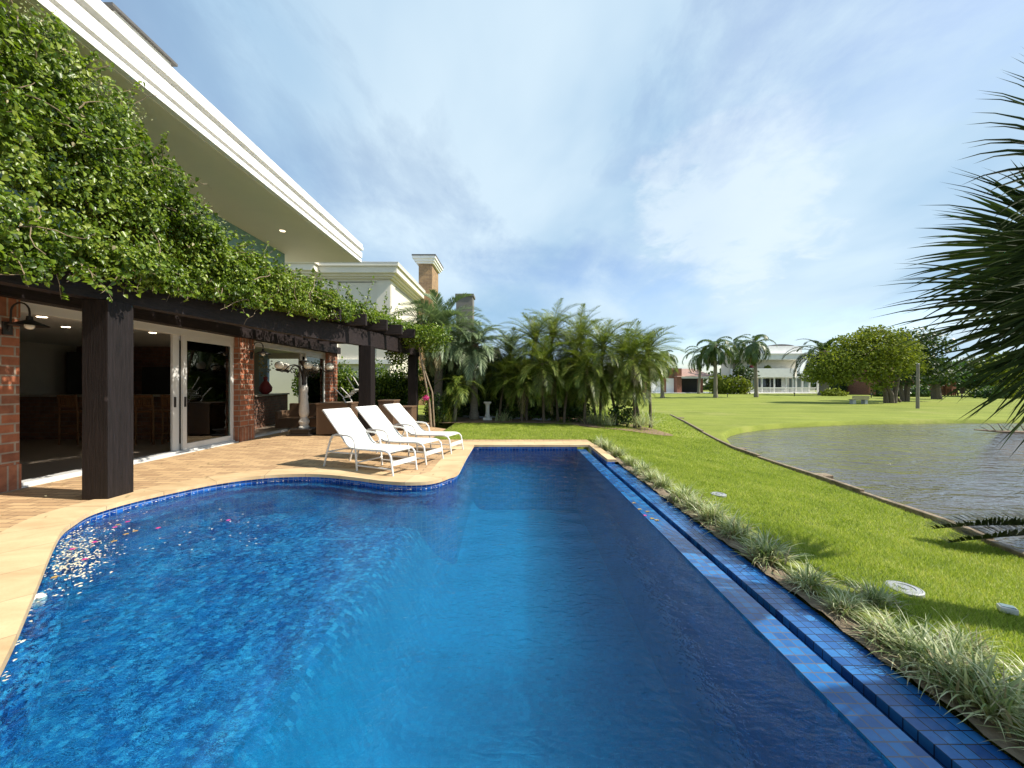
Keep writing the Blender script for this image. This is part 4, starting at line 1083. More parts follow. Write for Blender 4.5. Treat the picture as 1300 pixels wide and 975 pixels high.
for k in range(18):
    y = -0.9 + 0.9 * k
    xe = beam_x(y) + (0.66 if y > 8.5 else 0.12)
    MB().box(-7.04, xe, y - 0.05, y + 0.05, 3.055, 3.36).build('rafter', MT['rafter_wood'], PG, bevel=0.006)

# ---- the vine on it
VN = empty('climbing_vine', (-5.6, 5.0, 3.05)); tag(VN, 'dense green climbing vine heaped over the dark pergola', 'climbing plant')
def vine_top(y): return np.interp(y, [-2, 2.0, 3.6, 4.6, 5.3, 5.7, 6.1, 6.8, 7.8, 8.6, 9.3, 10.2, 12.0, 14.5], [5.5, 5.5, 5.5, 5.45, 4.95, 4.45, 4.05, 3.88, 3.85, 3.82, 3.72, 3.72, 3.70, 3.55])
def vine_right(y): return np.interp(y, [-2, 3, 5, 7, 9, 11, 14], [-5.0, -4.95, -4.85, -4.52, -4.22, -3.85, -3.5])
def vine_low(y): return np.interp(y, [-2, 3, 4.2, 5, 7, 9, 10, 14], [2.45, 2.5, 2.62, 2.72, 2.92, 3.05, 3.2, 3.35])
def vine_points(n, y0, y1, shell):
    y = rng.uniform(y0, y1, n)
    th = rng.uniform(-0.28 * math.pi, 0.95 * math.pi, n)     # 0 = towards the pool, pi/2 = up
    zt, xr, zl = vine_top(y), vine_right(y), vine_low(y)
    xl = -6.95
    cx = (xr + xl) / 2 + 0.25; rx = xr - cx
    cz = zl + 0.30 * (zt - zl); rz = zt - cz
    e_ = 0.62
    c, s = np.cos(th), np.sin(th)
    ux = np.sign(c) * np.abs(c) ** e_; uz = np.sign(s) * np.abs(s) ** e_
    rz2 = np.where(s < 0, cz - zl, rz)
    lump = 1 + 0.09 * np.sin(y * 4.3 + th * 3) + 0.08 * np.sin(y * 9.1 - th * 5) + 0.05 * np.sin(y * 2.1 + th * 7) + 0.04 * np.sin(y * 17 + th * 11)
    k = (1 - shell * rng.random(n) ** 1.3) * lump
    P = np.stack([cx + ux * rx * k, y, cz + uz * rz2 * k], 1)
    nrm = unit(np.stack([c / np.maximum(rx, .2), rng.normal(0, 0.35, n), s / np.maximum(rz2, .2)], 1))
    return P, nrm
parts = []
for (n, y0, y1, shell, sz) in ((92000, 2.4, 6.4, 0.42, 0.056), (58000, 5.8, 9.4, 0.40, 0.056), (8000, -1.5, 2.6, 0.3, 0.12), (22000, 9.0, 14.6, 0.6, 0.068)):
    P, nr = vine_points(n, y0, y1, shell)
    hol = (np.sin(P[:, 1] * 6.1 + P[:, 2] * 3.3) + np.sin(P[:, 2] * 7.7 - P[:, 1] * 2.9 + 1.3) + np.sin(P[:, 1] * 13.3 + P[:, 2] * 11.1) * 0.7 + np.sin(P[:, 2] * 17.9 - P[:, 1] * 9.7) * 0.6)
    keep = rng.random(n) < np.clip(0.95 - 0.42 * np.maximum(hol - 0.35, 0), 0.12, 1)
    P, nr = P[keep], nr[keep]; n = len(P)
    D = unit(rng.normal(0, 0.65, (n, 3)) + np.array([0, 0, -0.75]) + nr * 0.35)
    nn = unit(nr + np.array([0, 0, 0.35]) + rng.normal(0, 0.45, (n, 3)))
    L_ = sz * (0.45 + 1.0 * rng.random(n) ** 1.6)
    parts.append(leaf_mesh(P, D, nn, L_, L_ * rng.uniform(0.58, 0.85, n), 0.18, True))
# shoots that stand up or hang out
shoots = MB()
def shoot(base, d, L, nleaf, sz):
    p = np.array(base, float); d = unit(np.array(d, float)); pts = [tuple(p)]
    st = L / 8
    for i in range(8):
        d = unit(d + rng.normal(0, 0.16, 3) + np.array([0, 0, -0.03])); p = p + d * st; pts.append(tuple(p))
    shoots.tube(pts, np.linspace(0.007, 0.002, 9).tolist(), 4, False)
    A = np.array(pts); t = rng.uniform(0, 8, nleaf); i0 = np.minimum(t.astype(int), 7)
    P = A[i0] + (A[i0 + 1] - A[i0]) * (t - i0)[:, None] + rng.normal(0, 0.015, (nleaf, 3))
    D = unit(rng.normal(0, 1, (nleaf, 3)) + np.array([0.2, -0.1, -0.2])); nn = unit(rng.normal(0, 0.5, (nleaf, 3)) + np.array([0.4, -0.2, 0.7]))
    L_ = sz * rng.uniform(0.6, 1.2, nleaf)
    parts.append(leaf_mesh(P, D, nn, L_, L_ * 0.7, 0.18, True))
for k in range(150):
    y = rng.uniform(2.6, 9.0); zt, xr = float(vine_top(y)), float(vine_right(y))
    a = rng.uniform(0.1, 2.2)
    cx = (xr - 6.95) / 2 + 0.25
    b = (cx + (xr - cx) * abs(math.cos(a)) ** .62 * np.sign(math.cos(a)), y, 3.3 + (zt - 3.3) * math.sin(a) ** .62)
    shoot(b, (math.cos(a) * 0.8 + rng.normal(0, .3), rng.normal(0, 0.5), math.sin(a) * 0.8 + rng.normal(0, .3)), rng.uniform(0.2, 0.5), 16, 0.07)
for k in range(80):
    y = rng.uniform(8.6, 14.2); x = rng.uniform(-5.6, float(vine_right(y)) + 0.05)
    shoot((x, y, 3.4), (rng.normal(0, 0.25), rng.normal(0, 0.25), 1.0), rng.uniform(0.35, 1.15), 34, 0.085)
for k in range(70):
    y = rng.uniform(3.2, 9.0); x = float(vine_right(y)) - rng.uniform(0.0, 0.25)
    shoot((x, y, float(vine_low(y)) + 0.25), (0.15, rng.normal(0, 0.3), -1.0), rng.uniform(0.15, 0.45), 12, 0.075)
V, Fc = joinVF(parts)
np_mesh('foliage', V, Fc, MT['vine_leaf'], VN)
P, nr = vine_points(900, 2.4, 9.4, 0.16); n = len(P); L_ = 0.06 * rng.uniform(0.5, 1.2, n)
V, Fc = leaf_mesh(P, unit(rng.normal(0, .5, (n, 3)) + np.array([0, 0, -0.8])), unit(nr + rng.normal(0, .5, (n, 3))), L_, L_ * 0.6, 0.3, True)
np_mesh('dry_leaves', V, Fc, MT['strap_leaf_dry'], VN)
for k in range(46):                         # woody runners that lie just inside the leaf skin
    P, nr = vine_points(1, 2.6, 8.6, 0.05); p = P[0].copy(); d = unit(np.array([rng.normal(0, .5), rng.normal(0, 1), rng.normal(0, .6)])); q_ = [tuple(p)]
    for j in range(5):
        d = unit(d + rng.normal(0, .35, 3)); p = p + d * 0.13 - nr[0] * 0.015; q_.append(tuple(p))
    shoots.tube(q_, [0.007, 0.007, 0.006, 0.005, 0.004, 0.003], 4, False)
for k in range(24):
    y = rng.uniform(2.4, 9.0); x = rng.uniform(-6.8, -5.2)
    shoots.tube([(x, y, 3.38), (x + rng.uniform(-.3, .3), y + rng.uniform(-.3, .3), 3.6), (x + rng.uniform(-.4, .3), y + rng.uniform(-.4, .4), min(4.0, float(vine_top(y)) - 0.5))], [0.012, 0.009, 0.004], 4, False)
shoots.build('stems', MT['vine_stem'], VN)
# pale blossom sprays near the top
bl = []
for k in range(34):
    y = rng.uniform(3.4, 6.2); zt, xr = float(vine_top(y)), float(vine_right(y)); a = rng.uniform(0.55, 1.5)
    cx = (xr - 6.95) / 2 + 0.25
    c = np.array([cx + (xr - cx) * math.cos(a) ** .62, y, 3.3 + (zt - 3.3) * math.sin(a) ** .62]) + np.array([math.cos(a), 0, math.sin(a)]) * 0.12
    n = 46
    P = c + rng.normal(0, 0.075, (n, 3)); D = sph(n); L_ = rng.uniform(0.012, 0.034, n)
    bl.append(leaf_mesh(P, D, sph(n), L_, L_ * 0.55, 0.1, False))
V, Fc = joinVF(bl)
np_mesh('blossom', V, Fc, MT['vine_tip'], VN)

# flowering creeper trunk on the far post
FC = empty('flowering_creeper', (-3.0, 13.1, 0)); tag(FC, 'pale stemmed creeper with a pink bloom climbing at the far end of the pergola', 'climbing plant')
s = MB()
s.tube([(FX(547, 13), 13.0, 0), (FX(545, 13), 13.0, 0.9), (FX(538, 13), 13.0, 1.9), (FX(533, 13), 13.0, 2.6), (FX(530, 13), 13.1, 3.3)], [0.05, 0.045, 0.04, 0.035, 0.02], 8)
s.tube([(FX(551, 13), 13.05, 0), (FX(549, 13), 12.98, 1.2), (FX(535, 13), 13.02, 2.3), (FX(528, 13), 13.1, 3.2)], [0.03, 0.03, 0.025, 0.012], 6)
s.build('stem', MT['vine_stem'], FC, smooth=True)
V, Fc = joinVF([blob_leaves([(FX(545, 13), 13.0, 3.15, 0.8, 0.5, 0.5), (FX(512, 13), 13.2, 3.25, 0.9, 0.5, 0.45), (FX(485, 13), 13.3, 3.5, 0.8, 0.5, 0.4), (FX(500, 13), 13.3, 2.5, 0.4, 0.3, 0.35)], 380, 0.085, True, 0.6), blob_leaves([(FX(541, 13), 13.0, 1.0, 0.16, 0.14, 0.5)], 160, 0.07, True, 0.8)])
np_mesh('foliage', V, Fc, MT['vine_leaf'], FC)
V, Fc = blob_leaves([(FX(541, 12.9), 12.85, FZ(505, 12.9), 0.10, 0.08, 0.09)], 1400, 0.05, True, 0.6); np_mesh('blossom', V, Fc, MT['petal_pink'], FC)

# ================================================================== LOUNGERS
def make_lounger():
    e = empty('sun_lounger', (0, 0, 0))
    w = 0.56; r = 0.0165
    def rail(y):
        p = [(-0.05, y, 1.02), (0.30, y, 0.70), (0.60, y, 0.425), (0.68, y, 0.385), (0.80, y, 0.378), (1.20, y, 0.388), (1.47, y, 0.395), (1.56, y, 0.375), (1.61, y, 0.32), (1.66, y, 0.0)]
        return p
    for y in (0, w):
        MB().tube(rail(y), r, 8).build('side_rail', MT['lounger_frame'], e, True, True)
        a = [(-0.03, y, 0.0), (0.06, y, 0.28), (0.15, y, 0.50), (0.22, y, 0.575), (0.32, y, 0.60), (0.60, y, 0.595), (0.70, y, 0.575), (0.765, y, 0.51), (0.79, y, 0.40), (0.83, y, 0.0)]
        ar = MB().tube(a, r * 1.1, 8).build('armrest', MT['lounger_frame'], e, True, True)
        MB().tube([(0.05, y, 0.27), (0.80, y, 0.30)], r * 0.8, 6).tube([(0.835, y, 0.10), (1.645, y, 0.11)], r * 0.8, 6).build('stretcher', MT['lounger_frame'], ar, True, True)
    for (x_, z_, k_) in ((0.05, 0.27, .8), (0.835, 0.15, .8), (-0.05, 1.02, 1.0), (0.64, 0.40, .8)):
        MB().tube([(x_, 0, z_), (x_, w, z_)], r * k_, 8).build('crossbar', MT['lounger_frame'], e, True, True)
    MB().bar((1.645, 0.01, 0.205), (1.645, w - 0.01, 0.205), 0.02, 0.075).build('foot_bar', MT['lounger_frame'], e, True)
    # sling: one sheet with a little sag, 7 mm thick
    path = np.array([(-0.075, 1.005), (-0.055, 1.035), (-0.02, 1.02), (0.14, 0.865), (0.30, 0.715), (0.46, 0.565), (0.60, 0.44), (0.67, 0.40), (0.80, 0.392), (1.0, 0.394), (1.2, 0.402), (1.4, 0.410), (1.50, 0.405), (1.57, 0.378)])
    m = 9; vs = []; 
    tg = np.gradient(path, axis=0); tg = tg / np.linalg.norm(tg, axis=1)[:, None]; nr = np.stack([-tg[:, 1], tg[:, 0]], 1); nr *= np.sign(nr[:, 1:2] + 1e-6)
    for lay in (0, 1):
        for i, p in enumerate(path):
            s_ = 0.012 * math.sin(math.pi * i / (len(path) - 1))
            for j in range(m):
                v_ = j / (m - 1); sg = s_ * 4 * v_ * (1 - v_)
                q = p - nr[i] * (sg + 0.007 * lay)
                vs.append((q[0], -0.012 + (w + 0.024) * v_, q[1]))
    K = len(path) * m; fs = []
    for i in range(len(path) - 1):
        for j in range(m - 1):
            a = i * m + j; fs.append((a, a + 1, a + m + 1, a + m)); fs.append((K + a, K + a + m, K + a + m + 1, K + a + 1))
    for i in range(len(path) - 1):
        a = i * m; fs.append((a, a + m, K + a + m, K + a)); a += m - 1; fs.append((a, K + a, K + a + m, a + m))
    for j in range(m - 1):
        fs.append((j, K + j, K + j + 1, j + 1)); a = (len(path) - 1) * m + j; fs.append((a, a + 1, K + a + 1, K + a))
    MB().add(vs, fs).build('sling', MT['sling'], e, True, True)
    return e
L0 = make_lounger()
for i, (hx, hy, ang, lb) in enumerate(((-3.40, 6.76, -27.0, 'white sling sun lounger nearest the curved pool edge'), (-3.12, 7.52, -22.5, 'white sling sun lounger standing between the two others'), (-2.86, 8.42, -18.5, 'white sling sun lounger farthest back, close to the lawn'))):
    l = L0 if i == 0 else copy_tree(L0)
    l.location = (hx, hy, 0.002); l.rotation_euler = (0, 0, R(ang)); tag(l, lb, 'sun lounger', 'white sun loungers on the terrace')

# ================================================================== TERRACE FURNITURE
# ornate lamp post with globes
lp_y = 10.95; lp_x = FX(386, lp_y)
LP = empty('garden_lamp', (lp_x, lp_y, 0)); tag(LP, 'ornate white baluster lamp post with black scrolls and glass globes', 'lamp post')
MB().box(-0.34, 0.34, -0.30, 0.30, 0.0, 0.05).box(-0.27, 0.27, -0.25, 0.25, 0.05, 0.16).box(-0.32, 0.32, -0.29, 0.29, 0.16, 0.20).build('plinth', MT['black_iron'], LP, True, bevel=0.012)
MB().lathe([(0.14, 0.20), (0.15, 0.24), (0.11, 0.29), (0.13, 0.34), (0.15, 0.40), (0.10, 0.50), (0.085, 0.53), (0.125, 0.58), (0.14, 0.66), (0.125, 0.85), (0.10, 1.05), (0.115, 1.12), (0.09, 1.20), (0.105, 1.28), (0.11, 1.36), (0.09, 1.44), (0.05, 1.48)], 20).build('baluster', MT['stone_white'], LP, True, True)
MB().lathe([(0.06, 1.47), (0.05, 1.6), (0.075, 1.75), (0.05, 1.9), (0.05, 2.02), (0.10, 2.10), (0.14, 2.16), (0.14, 2.18), (0.05, 2.2)], 14).build('iron_stem', MT['black_iron'], LP, True, True)
for k in range(5):
    a = k * 2 * math.pi / 5 + 0.35; c, s = math.cos(a), math.sin(a)
    r_, z_ = [], []
    pts = [(0.04, 1.72), (0.12, 1.95), (0.26, 2.06), (0.42, 2.02), (0.52, 1.90), (0.60, 1.84), (0.68, 1.88)]
    cur = [(0.40, 1.90), (0.34, 1.82), (0.26, 1.84), (0.24, 1.92), (0.30, 1.96), (0.34, 1.91)]
    am = MB().tube([(p * c, p * s, z) for p, z in pts], 0.016, 6).tube([(p * c, p * s, z) for p, z in cur], 0.013, 6).tube([(p * c * 0.7, p * s * 0.7, z - 0.12) for p, z in cur], 0.012, 6).build('arm', MT['black_iron'], LP, True, True)
    MB().lathe([(0.05, 1.86), (0.10, 1.90), (0.07, 1.92)], 14, (0.68 * c, 0.68 * s, 0)).build('cup', MT['black_iron'], am, True, True)
    MB().sphere((0.68 * c, 0.68 * s, 2.02), 0.115).build('globe', MT['lamp_glass'], am, True, True)

def wicker_box(x0, x1, y0, y1, h, label, lid=True):
    e = empty('wicker_chest', ((x0 + x1) / 2, (y0 + y1) / 2, 0)); tag(e, label, 'wicker chest', 'brown wicker pieces on the terrace')
    MB().box(x0, x1, y0, y1, 0.04, h - 0.05).build('body', MT['wicker'], e, bevel=0.02)
    MB().box(x0 - 0.015, x1 + 0.015, y0 - 0.015, y1 + 0.015, h - 0.05, h).build('lid', MT['wicker'], e, bevel=0.012)
    for (xx, yy) in ((x0 + .05, y0 + .05), (x1 - .05, y0 + .05), (x0 + .05, y1 - .05), (x1 - .05, y1 - .05)):
        MB().box(xx - .025, xx + .025, yy - .025, yy + .025, 0, 0.04).build('foot', MT['black_iron'], e)
wicker_box(FX(401, 10.75), FX(441, 10.75), 10.75, 11.5, 0.95, 'tall brown wicker chest beside the ornate lamp post')
wicker_box(FX(480, 11.5), FX(500, 11.5), 11.5, 12.1, 1.0, 'narrow brown wicker chest behind the dark far post')
wicker_box(FX(503, 11.9), FX(523, 11.9), 11.9, 12.5, 0.78, 'low brown wicker chest next to the creeper')
# wicker sofa in the shade behind the lamp post
WS = empty('wicker_sofa', (FX(388, 12.2), 12.3, 0)); tag(WS, 'low dark wicker sofa in the shade behind the lamp post', 'sofa')
MB().box(-0.75, 0.55, -0.35, 0.35, 0.08, 0.40).build('seat', MT['wicker'], WS, True, bevel=0.02)
MB().box(-0.75, 0.55, 0.25, 0.38, 0.40, 0.85).build('backrest', MT['wicker'], WS, True, bevel=0.02)
MB().box(-0.85, -0.75, -0.35, 0.38, 0.08, 0.62).build('armrest', MT['wicker'], WS, True, bevel=0.02)
MB().box(0.55, 0.65, -0.35, 0.38, 0.08, 0.62).build('armrest', MT['wicker'], WS, True, bevel=0.02)
# white chair tipped up on the chest
TC = empty('tipped_chair', (FX(446, 11.2), 11.15, 0.951)); tag(TC, 'white slatted aluminium chair tipped upside down on the tall wicker chest', 'chair')
rot = Matrix.Rotation(R(-38), 4, 'Y')
def rp(p): v = rot @ Vector(p); return (v.x + 0.05, v.y, v.z + 0.28)
c = MB()
for i in range(6): c.tube([rp((-0.20 + i * 0.075, -0.22, 0)), rp((-0.20 + i * 0.075, 0.22, 0))], 0.014, 6)
c.build('seat', MT['lounger_frame'], TC, True, True)
c = MB()
for y in (-0.22, 0.22): c.tube([rp((-0.22, y, 0)), rp((-0.26, y, -0.22)), rp((-0.32, y, -0.42))], 0.016, 6)
for z in (-0.14, -0.24, -0.34, -0.42): c.tube([rp((-0.235 + z * 0.2, -0.22, z)), rp((-0.235 + z * 0.2, 0.22, z))], 0.012, 6)
c.build('backrest', MT['lounger_frame'], TC, True, True)
for (x, y) in ((-0.2, -0.22), (-0.2, 0.22), (0.2, -0.22), (0.2, 0.22)):
    MB().tube([rp((x, y, 0)), rp((x * 1.25, y, 0.42))], 0.014, 6).build('leg', MT['lounger_frame'], TC, True, True)

# pool dispenser float
fx_, fy_ = GP(606, 569.5, PZ)
FL = empty('pool_float', (fx_ + 0.02, fy_, PZ)); tag(FL, 'small white chlorine float drifting at the far left pool corner', 'pool float')
MB().lathe([(0.05, -0.06), (0.12, -0.02), (0.135, 0.015), (0.12, 0.035), (0.06, 0.045)], 20).build('ring', MT['lounger_frame'], FL, True, True)
MB().lathe([(0.065, 0.04), (0.07, 0.085), (0.05, 0.10)], 16).build('cap', MT['lounger_frame'], FL, True, True)
# wall inlet
WI = empty('pool_inlet', (0, 0, 0))
ix, iy = GP(46, 759, -0.10)
WI.location = (ix + 0.01, iy, -0.12); tag(WI, 'pale round return fitting in the left pool wall below the coping', 'pool fitting')
MB().lathe([(0.045, -0.01), (0.05, 0.0), (0.045, 0.012), (0.02, 0.016)], 16).build('flange', MT['lounger_frame'], WI, True, True)
MB().lathe([(0.018, 0.014), (0.016, 0.022)], 12).build('nozzle', MT['grey_metal'], WI, True, True)
WI.rotation_euler = (R(20), R(70), 0)

# floating blossoms and leaves
def floaters(name, pts, sizes, mat, label):
    n = len(pts); P = np.concatenate([np.array(pts), np.full((n, 1), PZ + 0.008)], 1)
    a = rng.uniform(0, 6.28, n); D = np.stack([np.cos(a), np.sin(a), rng.uniform(-0.05, 0.2, n)], 1)
    nn = np.tile([0, 0, 1.0], (n, 1)) + rng.normal(0, 0.12, (n, 3))
    V, Fc = leaf_mesh(P, D, nn, sizes, np.array(sizes) * 0.6, 0.15, True)
    o = np_mesh(name, V, Fc, MT[mat]); tag(o, label, kind='stuff'); return o
pts = []
while len(pts) < 520:
    px, py = rng.normal(88, 24), rng.normal(702, 20)
    px = px + (720 - py) * 0.25
    x, y = GP(px, py, PZ)
    if in_poly(np.array([x]), np.array([y]), grow(POOL, -0.05))[0]: pts.append((x, y))
k = 0
while k < 190:
    i = rng.integers(0, len(POOL) - 12); a, b = POOL[i], POOL[i + 1]; t = rng.random()
    if a[0] > -1.0 or a[1] > 6.4: continue
    x, y = a[0] + (b[0] - a[0]) * t, a[1] + (b[1] - a[1]) * t
    j = grow(POOL, -0.03)
    x2, y2 = j[i][0] + (j[i + 1][0] - j[i][0]) * t, j[i][1] + (j[i + 1][1] - j[i][1]) * t
    pts.append((x2, y2)); k += 1
for _ in range(60):
    px, py = rng.uniform(100, 330), rng.uniform(645, 700); pts.append(GP(px, py, PZ))
pts = [p for p in pts if in_poly(np.array([p[0]]), np.array([p[1]]), grow(POOL, -0.015))[0]]
floaters('floating_petals', pts, rng.uniform(0.012, 0.032, len(pts)), 'petal_white', 'drift of pale fallen blossoms in the curved pool corner')
def bits(pxs, mat, name, label, size):
    parts = []
    for px, py in pxs:
        x, y = GP(px, py, PZ); n = 5
        a = np.arange(n) * 2 * math.pi / n + rng.uniform(0, 2)
        D = np.stack([np.cos(a), np.sin(a), np.full(n, 0.25)], 1); P = np.tile([x, y, PZ + 0.012], (n, 1))
        parts.append(leaf_mesh(P, D, np.tile([0, 0, 1.0], (n, 1)), np.full(n, size), np.full(n, size * 0.75), 0.15, True))
    V, Fc = joinVF(parts); o = np_mesh(name, V, Fc, MT[mat]); tag(o, label, kind='stuff')
bits([(92, 699), (108, 712), (146, 671), (162, 664), (201, 672), (819, 656), (741, 569.3), (735, 569), (290, 662), (120, 690)], 'petal_pink', 'floating_pink_blossom', 'pink bougainvillea blossoms floating on the pool', 0.026)
bits([(172, 676), (160, 680), (70, 735), (812, 648), (822, 651), (828, 660), (834, 662), (150, 668), (145, 689), (805, 640)], 'petal_yellow', 'floating_leaf_litter', 'yellow fallen leaves floating on the pool', 0.030)

lp = []
while len(lp) < 90:
    x, y = rng.uniform(-6.9, -1.2), rng.uniform(3.0, 9.9)
    if in_poly(np.array([x]), np.array([y]), grow(POOL, 0.12))[0] or y > 10 or rng.random() > (0.35 + 0.65 * (x < -5)): continue
    lp.append((x, y))
P = np.concatenate([np.array(lp), np.full((90, 1), 0.026)], 1); a = rng.uniform(0, 6.28, 90)
V, Fc = leaf_mesh(P, np.stack([np.cos(a), np.sin(a), rng.uniform(0, .3, 90)], 1), np.tile([0, 0, 1.0], (90, 1)) + rng.normal(0, .2, (90, 3)), rng.uniform(0.025, 0.06, 90), rng.uniform(0.015, 0.032, 90), 0.2, True)
o = np_mesh('leaf_litter', V, Fc, MT['strap_leaf_dry']); tag(o, 'dry fallen leaves scattered over the terrace', kind='stuff')

# ================================================================== BORDER PLANTS
def strap_clump(n, L, spread, seed, lean=0.0):
    r_ = np.random.default_rng(seed)
    az = r_.uniform(0, 6.283, n); el = np.radians(r_.uniform(25, 85, n)); Ls = L * r_.uniform(0.55, 1.15, n)
    base = np.stack([r_.normal(0, spread, n), r_.normal(0, spread * 1.3, n), np.full(n, -0.02)], 1)
    w = r_.uniform(0.007, 0.013, n); drp = r_.uniform(0.8, 1.9, n)
    m = 6; rows = []
    side = np.stack([-np.sin(az), np.cos(az), np.zeros(n)], 1)
    p = base.copy(); e_ = el.copy()
    for i in range(m):
        t = i / (m - 1); ww = (w * (1 - t ** 2.2) * (0.75 + 0.5 * math.sin(math.pi * min(1, t + 0.2))))[:, None]
        rows.append((p - side * ww / 2, p + side * ww / 2))
        d = np.stack([np.cos(e_) * np.cos(az), np.cos(e_) * np.sin(az), np.sin(e_)], 1)
        p = p + d * (Ls / (m - 1))[:, None]; e_ = e_ - drp / (m - 1) * (0.6 + t)
        p[:, 2] = np.maximum(p[:, 2], 0.004)
    V = np.stack([x for r in rows for x in r], 1)              # n, 2m, 3
    b = (np.arange(n) * 2 * m)[:, None]
    Fc = np.concatenate([b + np.array([[2 * i, 2 * i + 1, 2 * i + 3, 2 * i + 2]]) for i in range(m - 1)])
    return V.reshape(-1, 3), Fc
clumps = []
for sd_ in range(4):
    e = empty('tufted_plant', (0, 0, 0))
    V, Fc = strap_clump(200, 0.31, 0.04, 50 + sd_); np_mesh('blades', V, Fc, MT['strap_leaf'], e, True)
    V, Fc = strap_clump(70, 0.26, 0.06, 90 + sd_); np_mesh('dry_blades', V, Fc, MT['strap_leaf_dry'], e, True)
    clumps.append(e)
cl_px = [(757, 567, 1.05), (770, 573, 1.15), (785, 583, 1.1), (801, 594, 1.0), (816, 604, 0.95), (830, 614, 0.85), (842, 626, 0.8), (868, 641, 1.0), (884, 655, 1.1), (905, 672, 1.1), (930, 697, 1.15), (975, 732, 1.05), (1027, 776, 1.15), (1072, 812, 0.8), (1130, 846, 1.0), (1172, 884, 0.95), (1205, 916, 1.1), (1250, 952, 1.15)]
words_ = ['first', 'second', 'third', 'fourth', 'fifth', 'sixth', 'seventh', 'eighth', 'ninth', 'tenth', 'eleventh', 'twelfth', 'thirteenth', 'fourteenth', 'fifteenth', 'sixteenth', 'seventeenth', 'eighteenth']
usedc = set()
for i, (px, py, s_) in enumerate(cl_px):
    v = i % 4
    o = clumps[v] if v not in usedc else copy_tree(clumps[v]); usedc.add(v)
    x, y = GP(px, py, -0.04)
    x = max(2.27, min(x, 2.45)); y = F * x / (px - 650) if px > 660 else y
    if i > 11: s_ *= 0.88
    if i < 2: x = 2.22; y = (9.3, 8.75)[i]
    elif i < 7: y = F * x / (px - 650)
    o.location = (x, y, -0.05); o.rotation_euler = (0, 0, rng.uniform(0, 6.28)); s_ *= rng.uniform(0.78, 1.12); o.scale = (s_, s_, s_ * rng.uniform(0.85, 1.1))
    tag(o, 'variegated tufted plant in the poolside border, %s counted from the far pool corner' % words_[i], 'border plant', 'tufted plants along the pool apron')

for i, (x, y, s_, lb) in enumerate(((2.62, 1.75, 0.85, 'variegated tufted plant set back into the lawn, nearest the camera'), (2.58, 2.12, 0.75, 'variegated tufted plant set back into the lawn, second from the camera'), (2.55, 2.62, 0.7, 'variegated tufted plant set back into the lawn below the near drain cover'), (2.30, 1.52, 0.9, 'variegated tufted plant at the bottom edge of the view beside the blue apron'))):
    o = copy_tree(clumps[(i + 1) % 4]); o.location = (x, y, -0.05); o.rotation_euler = (0, 0, rng.uniform(0, 6.28)); o.scale = (s_, s_, s_)
    tag(o, lb, 'border plant', 'tufted plants along the pool apron')

# lawn grass blades (stuff)
def blades(n, x0, x1, y0, y1, h, w, cond):
    x = rng.uniform(x0, x1, n); y = rng.uniform(y0, y1, n); k = cond(x, y); x, y = x[k], y[k]; n = len(x)
    z = lawn_z(x, y) - 0.006
    az = rng.uniform(0, 6.283, n); la = rng.uniform(0, 6.283, n); hh = h * rng.uniform(0.5, 1.3, n); ww = w * rng.uniform(0.7, 1.3, n) / 2
    ln = hh * rng.uniform(0.2, 0.9, n)
    a = np.stack([x - np.cos(az) * ww, y - np.sin(az) * ww, z], 1); b = np.stack([x + np.cos(az) * ww, y + np.sin(az) * ww, z], 1)
    c = np.stack([x + np.cos(la) * ln, y + np.sin(la) * ln, z + hh], 1)
    V = np.stack([a, b, c], 1).reshape(-1, 3)
    return V, np.arange(n * 3).reshape(-1, 3)
okl = lambda x, y: ((x > 2.5 + 0.06 * np.sin(y * 5.1)) | (y > 10.05)) & (x < edge_x(np.minimum(y, EDGE[0][1])) - 0.03) & ~((x < -2.15) & (y < 15))
parts = [blades(40000, 2.4, 5.4, -3.0, 1.0, 0.042, 0.008, okl), blades(150000, 2.35, 5.9, 1.0, 4.2, 0.040, 0.0058, okl), blades(95000, 2.35, 6.6, 4.2, 8.0, 0.036, 0.008, okl), blades(60000, 2.3, 8.5, 8.0, 12.5, 0.038, 0.013, okl), blades(26000, -2.2, 2.4, 10.05, 14.2, 0.038, 0.013, okl), blades(26000, 3.0, 11, 12.5, 24, 0.05, 0.028, okl)]
V, Fc = joinVF(parts)
go = np_mesh('grass', V, Fc, MT['grass_blade']); tag(go, 'short mown grass of the near lawn', kind='stuff')

# manhole covers, lawn light
def cover(px, py, r_, label):
    x, y = GP(px, py, -0.12); z = float(lawn_z(x, y)); x, y = GP(px, py, z + 0.02); z = float(lawn_z(x, y))
    e = empty('manhole_cover', (x, y, z)); tag(e, label, 'manhole cover', 'round drain covers in the lawn')
    MB().lathe([(r_, -0.03), (r_, 0.022), (r_ * 0.9, 0.026), (r_ * 0.88, 0.018)], 32).build('rim', MT['grey_metal'], e, True, True)
    MB().lathe([(r_ * 0.87, 0.0), (r_ * 0.87, 0.024), (r_ * 0.60, 0.026), (r_ * 0.58, 0.020), (r_ * 0.3, 0.022), (r_ * 0.28, 0.028), (0.001, 0.028)], 32).build('plate', MT['grey_metal'], e, True, True)
cover(1148, 748, 0.108, 'grey round drain cover in the lawn nearest the camera')
cover(912, 628, 0.10, 'pale round drain cover in the lawn farther along the border')
x, y = GP(1279, 790, -0.2); z = float(lawn_z(x, y))
LL = empty('lawn_spotlight', (x, y, z)); tag(LL, 'small white ground spotlight standing in the grass at right', 'garden light')
MB().box(-0.07, 0.07, -0.05, 0.05, 0.02, 0.09).build('housing', MT['alu_white'], LL, True, bevel=0.012)
MB().box(-0.055, 0.055, -0.04, 0.04, 0.09, 0.096).build('lens', MT['pale_glass'], LL, True)
MB().tube([(0, 0, -0.05), (0, 0, 0.03)], 0.014, 8).build('spike', MT['black_iron'], LL, True)
